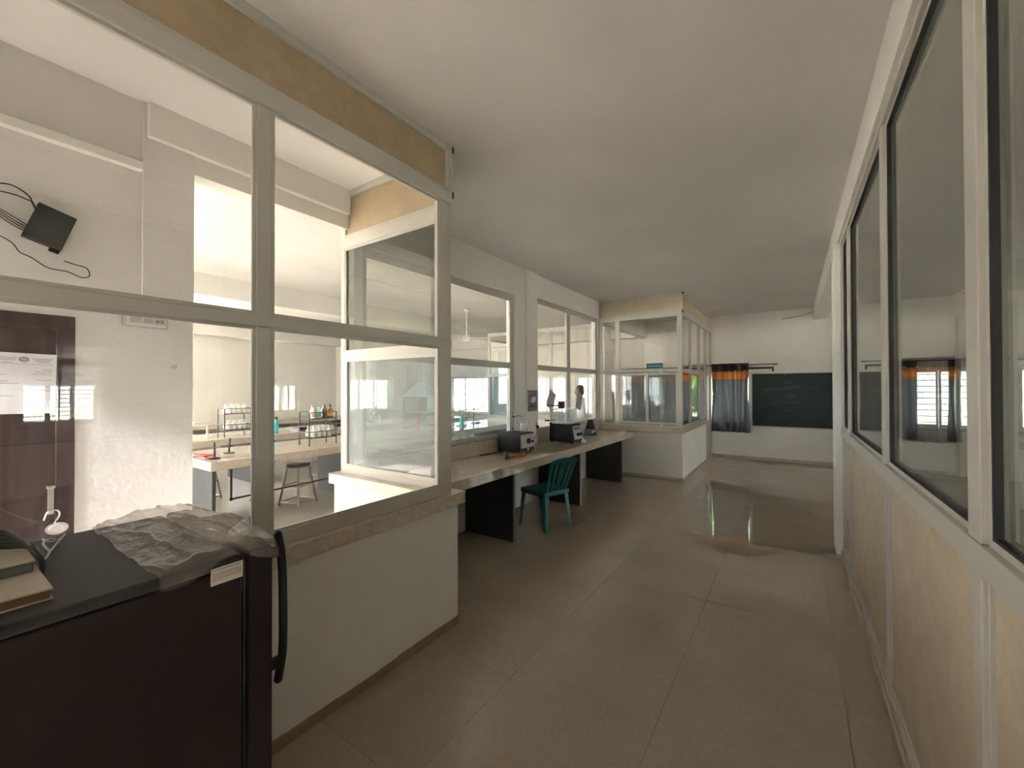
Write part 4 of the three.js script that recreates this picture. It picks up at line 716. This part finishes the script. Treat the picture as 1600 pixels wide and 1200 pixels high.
function stool(label, pos, turn, seatMat, h = 0.58) {
  const s = thing('lab_stool', label, 'stool', pos, turn);
  mesh('seat', lathe([[0, h - 0.035], [0.15, h - 0.035], [0.165, h - 0.025], [0.165, h - 0.008], [0.155, h], [0, h]], 28), seatMat, s);
  for (let k = 0; k < 4; k++) { const a = Math.PI / 4 + k * Math.PI / 2, c = Math.cos(a), n = Math.sin(a); mesh('leg', rod([c * 0.25, 0, n * 0.25], [c * 0.14, h - 0.035, n * 0.14], 0.016, 10), M.steel, s); }
  const q = (y, r) => { const g = []; for (let k = 0; k < 4; k++) { const a = Math.PI / 4 + k * Math.PI / 2, b = a + Math.PI / 2; g.push(rod([Math.cos(a) * r, y, Math.sin(a) * r], [Math.cos(b) * r, y, Math.sin(b) * r], 0.009, 8)); } return g; };
  mesh('foot_ring', q(0.28, 0.196), M.steel, s); mesh('floor_ring', q(0.05, 0.24), M.chrome, s);
  return s;
}
stool('dark round metal stool under the front laboratory bench', [-6.05, 0, -3.3], 0.3, M.iron);
stool('round stool with a pale blue seat between the two laboratory benches', [-7.35, 0, -2.55], 0.8, M.paleBlue, 0.6);
stool('dark stool tucked under the second laboratory bench', [-7.6, 0, -2.15], 0.2, M.iron, 0.6);
stool('dark stool by the end of the second laboratory bench', [-7.55, 0, -4.6], 0.5, M.iron, 0.6);
{ // pipes and taps
  const p = thing('drain_pipe', 'dark brown waste pipe hanging below the front laboratory bench', 'pipe', [-5.75, 0, -2.3]);
  mesh('drop', rod([0, 0.75, 0], [0, 0.33, 0], 0.013), M.pipe, p); mesh('elbow', sph(0.022, 0, 0.33, 0), M.pipe, p); mesh('run', rod([0, 0.33, 0], [0, 0.36, -1.6], 0.013), M.pipe, p); mesh('branch', [rod([0, 0.335, -0.3], [0, 0.25, -0.32], 0.012), rod([0, 0.25, -0.32], [-0.05, 0.0, -0.22], 0.013)], M.pipe, p); mesh('valve', [bx(-0.03, 0.02, 0.24, 0.28, -0.35, -0.27, 0.006), sph(0.025, -0.04, 0.26, -0.25)], M.iron, p);
  const g = thing('gas_pipe', 'thin steel riser standing before the front laboratory bench', 'pipe', [-5.46, 0, -2.52]);
  mesh('riser', cyl(0.011, 0.011, 0, 1.03), M.steel, g); mesh('coupling', cyl(0.02, 0.02, 0.2, 0.3, 0, 0, 12), M.chrome, g); mesh('tee_arm', [rod([0, 0.2, 0], [0.0, 0.14, 0.14], 0.012), rod([0, 0.14, 0.14], [0, 0.0, 0.14], 0.01)], M.iron, g); mesh('top_cap', cyl(0.014, 0.008, 1.03, 1.05, 0, 0, 10), M.steel, g);
  const tp = (lab, x, z, mat) => { const t = thing('tall_tap', lab, 'tap', [x, 0.85, z]); mesh('column', cyl(0.018, 0.015, 0, 0.22, 0, 0, 14), mat, t); mesh('spout', [rod([0, 0.215, 0], [0.05, 0.215, 0.28], 0.012), rod([0.05, 0.215, 0.28], [0.05, 0.16, 0.3], 0.011)], mat, t); mesh('handle', [rod([0.03, 0.22, 0.2], [0.03, 0.28, 0.2], 0.012), bx(0.0, 0.06, 0.27, 0.285, 0.19, 0.21, 0.003)], mat, t); return t; };
  tp('white laboratory tap with a long spout on the second bench', -8.3, -2.95, M.white); tp('steel laboratory tap on the front bench behind the dusty pane', -5.75, -7.0, M.steel); tp('white laboratory tap on the second bench behind the dusty pane', -8.0, -6.3, M.white);
  const bz = thing('burner_stand', 'black burner stand with a red rubber tube on the front bench', 'burner', [-5.78, 0.85, -2.13]);
  mesh('base', lathe([[0, 0], [0.06, 0], [0.06, 0.012], [0.02, 0.022], [0, 0.022]], 24), M.iron, bz); mesh('stem', cyl(0.011, 0.01, 0.02, 0.2), M.iron, bz);
  const b2 = thing('burner_stand', 'second black burner stand, farther back on the front bench', 'burner', [-6.12, 0.85, -2.42]);
  mesh('base', lathe([[0, 0], [0.06, 0], [0.06, 0.012], [0.02, 0.022], [0, 0.022]], 24), M.iron, b2); mesh('stem', rod([0, 0.02, 0], [0.03, 0.2, 0.0], 0.011), M.iron, b2); mesh('ring', new THREE.TorusGeometry(0.07, 0.006, 8, 24).rotateX(Math.PI / 2).translate(0.06, 0.1, 0.05), M.iron, b2);
  tag(mesh('red_tube', [tube([[-5.8, 0.9, -2.15], [-5.95, 0.885, -2.08], [-6.15, 0.87, -2.05], [-6.3, 0.862, -2.1], [-6.1, 0.865, -2.2], [-5.9, 0.862, -2.06], [-5.75, 0.862, -1.98 - 0.05]], 0.01, 60, 8)], M.red), 'red rubber tube lying on the end of the front bench', 'hose');
  const st = (lab, x, z) => { const s = thing('retort_stand', lab, 'stand', [x, 0.85, z]); mesh('base', bx(-0.07, 0.07, 0, 0.018, -0.1, 0.1, 0.004), M.iron, s); mesh('rod', cyl(0.007, 0.007, 0.018, 0.42, 0, 0.06), M.iron, s); mesh('clamp', [rod([0, 0.34, 0.06], [0.12, 0.35, 0.0], 0.009), bx(-0.02, 0.02, 0.32, 0.36, 0.04, 0.08, 0.004), rod([0.12, 0.35, 0.0], [0.16, 0.39, -0.02], 0.012)], M.iron, s); return s; };
  st('iron retort stand seen through the first bay', -6.1, -7.0); st('iron retort stand farther along the front bench', -6.3, -7.75); st('iron retort stand on the second bench beside the green-lit window', -8.6, -6.5);
  const wb = (lab, x, z, mat, cap, h = 0.24) => { const b = thing('wash_bottle', lab, 'bottle', [x, 0.85, z]); mesh('body', lathe([[0, 0], [0.042, 0], [0.045, 0.02], [0.045, h * 0.65], [0.025, h * 0.8], [0.02, h * 0.86], [0, h * 0.86]], 20), mat, b); mesh('cap', [cyl(0.024, 0.02, h * 0.86, h, 0, 0, 14), rod([0, h * 0.98, 0], [0.06, h * 0.95, 0.0], 0.005)], cap, b); return b; };
  wb('turquoise wash bottle with a dark cap on the second bench', -8.15, -4.02, M.blueLabel, M.black, 0.3); wb('teal wash bottle seen through the first bay', -5.65, -6.5, M.tealLight, M.white, 0.34); wb('red wash bottle seen through the dusty pane', -5.95, -5.55, M.red, M.darkGlass, 0.3);
  const bk = (lab, x, z) => { const b = thing('flask', lab, 'flask', [x, 0.85, z]); mesh('glass_body', lathe([[0.001, 0], [0.06, 0], [0.065, 0.01], [0.02, 0.13], [0.02, 0.19], [0.024, 0.195], [0.018, 0.19], [0.018, 0.13], [0.06, 0.014], [0.001, 0.008]], 24), M.ware, b); mesh('liquid', lathe([[0, 0.012], [0.057, 0.014], [0.04, 0.06], [0, 0.06]], 20), M.white, b); return b; };
  bk('conical flask with white powder behind the dusty pane', -6.2, -5.95); bk('conical flask with white powder beside the red wash bottle', -6.05, -5.2); bk('conical flask with white powder near the first bay', -5.9, -6.4);
  const tray = (lab, x, z, w) => { const t = thing('dark_tray', lab, 'tray', [x, 0.85, z]); mesh('tray_floor', bx(-0.15, 0.15, 0, 0.006, -w, w, 0.002), M.slate, t); mesh('tray_rim', [bx(-0.15, 0.15, 0.006, 0.035, w - 0.01, w, 0.002), bx(-0.15, 0.15, 0.006, 0.035, -w, -w + 0.01, 0.002), bx(0.14, 0.15, 0.006, 0.035, -w + 0.01, w - 0.01, 0.002), bx(-0.15, -0.14, 0.006, 0.035, -w + 0.01, w - 0.01, 0.002)], M.slate, t); };
  tray('shallow dark tray on the second bench right of the turquoise bottle', -8.4, -4.75, 0.25); tray('shallow dark tray farther along the second bench', -8.5, -5.7, 0.35);
}
{ // fume hood in the corner, teal door, chairs, fans
  const h = thing('fume_hood', 'pale blue fume hood with a duct in the laboratory corner', 'fume hood', [-11.28, 0, -10.75]);
  mesh('base_cabinet', bx(-0.6, 0.65, 0, 0.8, -0.38, 0.35, 0.006), M.slateGrey, h); mesh('worktop', bx(-0.64, 0.69, 0.8, 0.85, -0.4, 0.39, 0.006), M.granite, h);
  mesh('side_panel', bx(-0.6, -0.57, 0.85, 1.38, -0.38, 0.35, 0.003), M.paleBlue, h); mesh('side_panel', bx(0.62, 0.65, 0.85, 1.38, -0.38, 0.35, 0.003), M.paleBlue, h); mesh('back_panel', bx(-0.57, 0.62, 0.85, 1.38, -0.38, -0.36), M.slateGrey, h);
  const g = new THREE.CylinderGeometry(0.16, 0.93, 0.5, 4, 1).rotateY(Math.PI / 4).scale(1, 1, 0.6).translate(0.025, 1.68, -0.015); g.computeVertexNormals(); mesh('canopy', [g.toNonIndexed(), bx(-0.63, 0.68, 1.38, 1.43, -0.4, 0.38, 0.004)], M.paleBlue, h); mesh('canopy_edge', bx(-0.64, 0.69, 1.36, 1.38, -0.405, 0.39, 0.003), M.tealLight, h);
  mesh('duct', cyl(0.1, 0.1, 1.9, CEIL, 0.025, -0.015, 20), M.paleBlue, h);
  const d = struct('door_2', 'pale teal door at the end of the laboratory', [0, 0, ZFAR]);
  mesh('door_frame', [bx(-8.46, -8.4, 0, 2.1, 0, 0.05, 0.003), bx(-7.7, -7.64, 0, 2.1, 0, 0.05, 0.003), bx(-8.4, -7.7, 2.04, 2.1, 0, 0.05, 0.003)], M.slateGrey, d); mesh('door_leaf', bx(-8.4, -7.7, 0.01, 2.04, 0.005, 0.035, 0.003), M.tealDoor, d); mesh('door_handle', rod([-7.8, 0.95, 0.06], [-7.8, 1.2, 0.06], 0.012), M.chrome, d);
  makeChair('pale teal plastic chair at the end of the laboratory', [-7.15, 0, -9.9], 0.4, M.tealLight); makeChair('second pale teal plastic chair, nearer the end wall', [-7.4, 0, -10.5], 2.2, M.tealLight);
  const fan = (lab, x, z, a) => { const f = thing('ceiling_fan', lab, 'fan', [x, CEIL, z], a); mesh('down_rod', cyl(0.012, 0.012, -0.6, -0.04, 0, 0, 12), M.white, f); mesh('rod_cup', lathe([[0, 0], [0.06, 0], [0.055, -0.05], [0.02, -0.09], [0, -0.09]], 20), M.white, f); mesh('motor', lathe([[0, -0.58], [0.05, -0.58], [0.1, -0.63], [0.1, -0.68], [0.06, -0.72], [0, -0.72]], 24), M.white, f);
    for (let k = 0; k < 3; k++) { const q = bx(0.1, 0.6, -0.662, -0.652, -0.055, 0.055, 0.004).rotateX(0.15 * 0).rotateY(k * 2 * Math.PI / 3); mesh('blade', q, M.white, f); } return f; };
  fan('white ceiling fan seen through the first glazed bay', -5.9, -6.95, 0.3); fan('white ceiling fan deep in the laboratory beyond the wall opening', -10.0, -4.7, 0.9); fan('white ceiling fan over the second laboratory bench', -8.3, -1.2, 0.2);
}
// ---------------------------------------------------------------- standing person behind the second bay
function body(fn, c, half, res, name, mat, parent) {
  const mc = new MarchingCubes(res, mat, false, false, 60000); mc.isolation = 0; const s = mc.size, h = mc.halfsize;
  for (let k = 0; k < s; k++) for (let j = 0; j < s; j++) for (let i = 0; i < s; i++) mc.field[i + j * s + k * s * s] = -fn(c[0] + (i - h) / h * half, c[1] + (j - h) / h * half, c[2] + (k - h) / h * half);
  mc.update(); const n = mc.count, p = new Float32Array(n * 3);
  for (let i = 0; i < n; i++) { p[i * 3] = c[0] + mc.positionArray[i * 3] * half; p[i * 3 + 1] = c[1] + mc.positionArray[i * 3 + 1] * half; p[i * 3 + 2] = c[2] + mc.positionArray[i * 3 + 2] * half; }
  let g = new THREE.BufferGeometry(); g.setAttribute('position', new THREE.BufferAttribute(p, 3)); g = mergeVertices(g, 1e-4); g.computeVertexNormals(); return mesh(name, g, mat, parent);
}
const cap = (p, a, b, ra, rb) => { const bx_ = b[0] - a[0], by = b[1] - a[1], bz = b[2] - a[2], l = bx_ * bx_ + by * by + bz * bz, t = clamp(((p[0] - a[0]) * bx_ + (p[1] - a[1]) * by + (p[2] - a[2]) * bz) / l); return Math.hypot(p[0] - a[0] - bx_ * t, p[1] - a[1] - by * t, p[2] - a[2] - bz * t) - (ra + (rb - ra) * t); };
const smin = (a, b, k) => { const h = clamp(0.5 + 0.5 * (b - a) / k); return b + (a - b) * h - k * h * (1 - h); };
{
  const p = thing('person', 'standing person with dark hair in a pale shirt behind the second bay', 'person', [-3.72, 0, -8.05], -0.9); // faces +z locally
  const ell = (q, c, r) => { const x = (q[0] - c[0]) / r[0], y = (q[1] - c[1]) / r[1], z = (q[2] - c[2]) / r[2]; return (Math.hypot(x, y, z) - 1) * Math.min(...r); };
  const arms = [[[-0.19, 1.4, 0], [-0.25, 1.13, 0.0], [-0.17, 1.02, 0.22]], [[0.19, 1.4, 0], [0.25, 1.13, 0.0], [0.17, 1.02, 0.22]]];
  const torso = (q) => { let d = ell(q, [0, 1.22, 0], [0.185, 0.3, 0.115]); d = smin(d, cap(q, [-0.15, 1.41, -0.01], [0.15, 1.41, -0.01], 0.06, 0.06), 0.08); return smin(d, ell(q, [0, 0.95, 0], [0.17, 0.14, 0.115]), 0.08); };
  const armF = (q, e = 0) => Math.min(...arms.map((a) => smin(cap(q, a[0], a[1], 0.052 + e, 0.04 + e), cap(q, a[1], a[2], 0.04 + e, 0.03 + e), 0.03)));
  const legs = (q, e = 0) => Math.min(...[-1, 1].map((s) => smin(cap(q, [s * 0.09, 0.9, 0], [s * 0.1, 0.48, 0.01], 0.085 + e, 0.058 + e), cap(q, [s * 0.1, 0.48, 0.01], [s * 0.1, 0.08, -0.02], 0.058 + e, 0.04 + e), 0.03)));
  const feet = (q) => Math.min(...[-1, 1].map((s) => cap(q, [s * 0.1, 0.04, -0.04], [s * 0.115, 0.035, 0.15], 0.04, 0.034)));
  const head = (q) => { let d = ell(q, [0, 1.625, 0.0], [0.075, 0.112, 0.095]); d = smin(d, ell(q, [0, 1.57, 0.035], [0.055, 0.06, 0.06]), 0.03); d = smin(d, cap(q, [0, 1.615, 0.09], [0, 1.585, 0.108], 0.009, 0.014), 0.015); d = Math.min(d, ell(q, [-0.077, 1.61, -0.005], [0.012, 0.032, 0.02]), ell(q, [0.077, 1.61, -0.005], [0.012, 0.032, 0.02])); d = Math.max(d, -ell(q, [-0.03, 1.63, 0.1], [0.016, 0.009, 0.012]), -ell(q, [0.03, 1.63, 0.1], [0.016, 0.009, 0.012])); d = Math.max(d, -ell(q, [0, 1.552, 0.1], [0.025, 0.005, 0.012])); return smin(d, cap(q, [0, 1.42, -0.01], [0, 1.55, 0], 0.052, 0.05), 0.03); };
  const hand = (q, s) => { const w = [s * 0.165, 1.015, 0.24]; let d = ell(q, [w[0] - s * 0.01, w[1], w[2] + 0.03], [0.036, 0.018, 0.048]); for (let k = 0; k < 4; k++) { const x = w[0] + (k - 1.5) * 0.019; d = smin(d, Math.min(cap(q, [x, w[1], w[2] + 0.065], [x, w[1] - 0.006, w[2] + 0.1 + 0.006 * (k === 1 || k === 2)], 0.009, 0.008), cap(q, [x, w[1] - 0.006, w[2] + 0.1], [x - s * 0.004, w[1] - 0.03, w[2] + 0.12 + 0.006 * (k === 1 || k === 2)], 0.008, 0.007)), 0.006); } return smin(d, cap(q, [w[0] - s * 0.03, w[1], w[2] + 0.01], [w[0] - s * 0.055, w[1] - 0.012, w[2] + 0.06], 0.011, 0.009), 0.01); };
  const all = (q) => { let d = smin(torso(q), armF(q), 0.03); d = smin(d, legs(q), 0.03); d = smin(d, head(q), 0.02); d = Math.min(d, feet(q)); return smin(d, Math.min(hand(q, -1), hand(q, 1)), 0.012); };
  body((x, y, z) => all([x, y, z]), [0, 0.86, 0.05], 0.93, 110, 'body', M.skin, p);
  body((x, y, z) => { const q = [x, y, z]; return Math.max(smin(torso(q) - 0.014, Math.max(armF(q, 0.016), -(z - 0.0) - 0.4, z - 0.19), 0.03), 0.86 - y, y - 1.475 + 0.0); }, [0, 1.17, 0.03], 0.36, 60, 'shirt', M.shirt, p);
  body((x, y, z) => { const q = [x, y, z]; return Math.max(smin(legs(q, 0.014), ell(q, [0, 0.93, 0], [0.185, 0.13, 0.128]), 0.05), y - 0.97, 0.05 - y); }, [0, 0.5, 0], 0.52, 64, 'trousers', M.trousers, p);
  body((x, y, z) => { const q = [x, y, z]; return Math.max(ell(q, [0, 1.64, -0.012], [0.09, 0.118, 0.105]), -(ell(q, [0, 1.585, 0.085], [0.09, 0.085, 0.07])), 1.53 - y + (z > 0 ? z * 2.2 : 0)); }, [0, 1.63, 0], 0.16, 44, 'hair', M.hair, p);
  body((x, y, z) => feet([x, y, z]) - 0.005, [0, 0.06, 0.05], 0.2, 40, 'shoes', M.black, p);
}
// ---------------------------------------------------------------- outside
{
  tag(mesh('outside_ground', bx(-60, 60, -0.5, -0.3, -70, 50), M.earth), 'pale bare ground outside the building', null, null, 'structure');
  const leaf = () => { const s = new THREE.Shape(); s.moveTo(0, -0.09); s.quadraticCurveTo(0.06, 0, 0, 0.11); s.quadraticCurveTo(-0.06, 0, 0, -0.09); return new THREE.ShapeGeometry(s, 2); };
  const lg = clean(leaf());
  const tree = (label, x, z, h, r) => {
    const t = thing('tree', label, 'tree', [x, -0.3, z]);
    mesh('trunk', [rod([0, 0, 0], [0.1, h * 0.6, 0.05], 0.16, 10, 0.09), rod([0.08, h * 0.4, 0.04], [-0.5 * r, h * 0.75, 0.2], 0.07, 8, 0.03), rod([0.08, h * 0.45, 0.04], [0.5 * r, h * 0.8, -0.3], 0.07, 8, 0.03)], M.bark, t);
    const n = 1600, im = new THREE.InstancedMesh(lg, M.leaf, n), m = new THREE.Matrix4(), q = new THREE.Quaternion(), col = new THREE.Color(); im.name = 'foliage';
    for (let i = 0; i < n; i++) { const a = rnd() * 6.283, b = Math.acos(2 * rnd() - 1), rr = r * (0.55 + 0.45 * Math.cbrt(rnd())) * (0.8 + 0.3 * Math.sin(a * 3 + b * 5)); q.setFromEuler(new THREE.Euler(rnd() * 6, rnd() * 6, rnd() * 6)); m.compose(V(rr * Math.sin(b) * Math.cos(a), h * 0.68 + rr * 0.85 * Math.cos(b), rr * Math.sin(b) * Math.sin(a)), q, V(1, 1, 1).multiplyScalar(1.6 + rnd())); im.setMatrixAt(i, m); im.setColorAt(i, col.setRGB(0.8 + 0.4 * rnd(), 0.85 + 0.3 * rnd(), 0.7 + 0.5 * rnd())); }
    im.userData.kind = 'stuff'; t.add(im); return t;
  };
  tree('leafy green tree outside the far cabin window', -3.1, -15.5, 3.4, 1.5); tree('leafy green tree outside beside the far cabin', -5.6, -17.5, 3.8, 1.8);
  tree('bright green tree outside the window by the fume hood', -15.6, -12.7, 3.6, 1.9); tree('bright green tree outside the outer laboratory wall', -18.4, -15.2, 4.4, 2.2);
}
renderer.render(scene, camera);
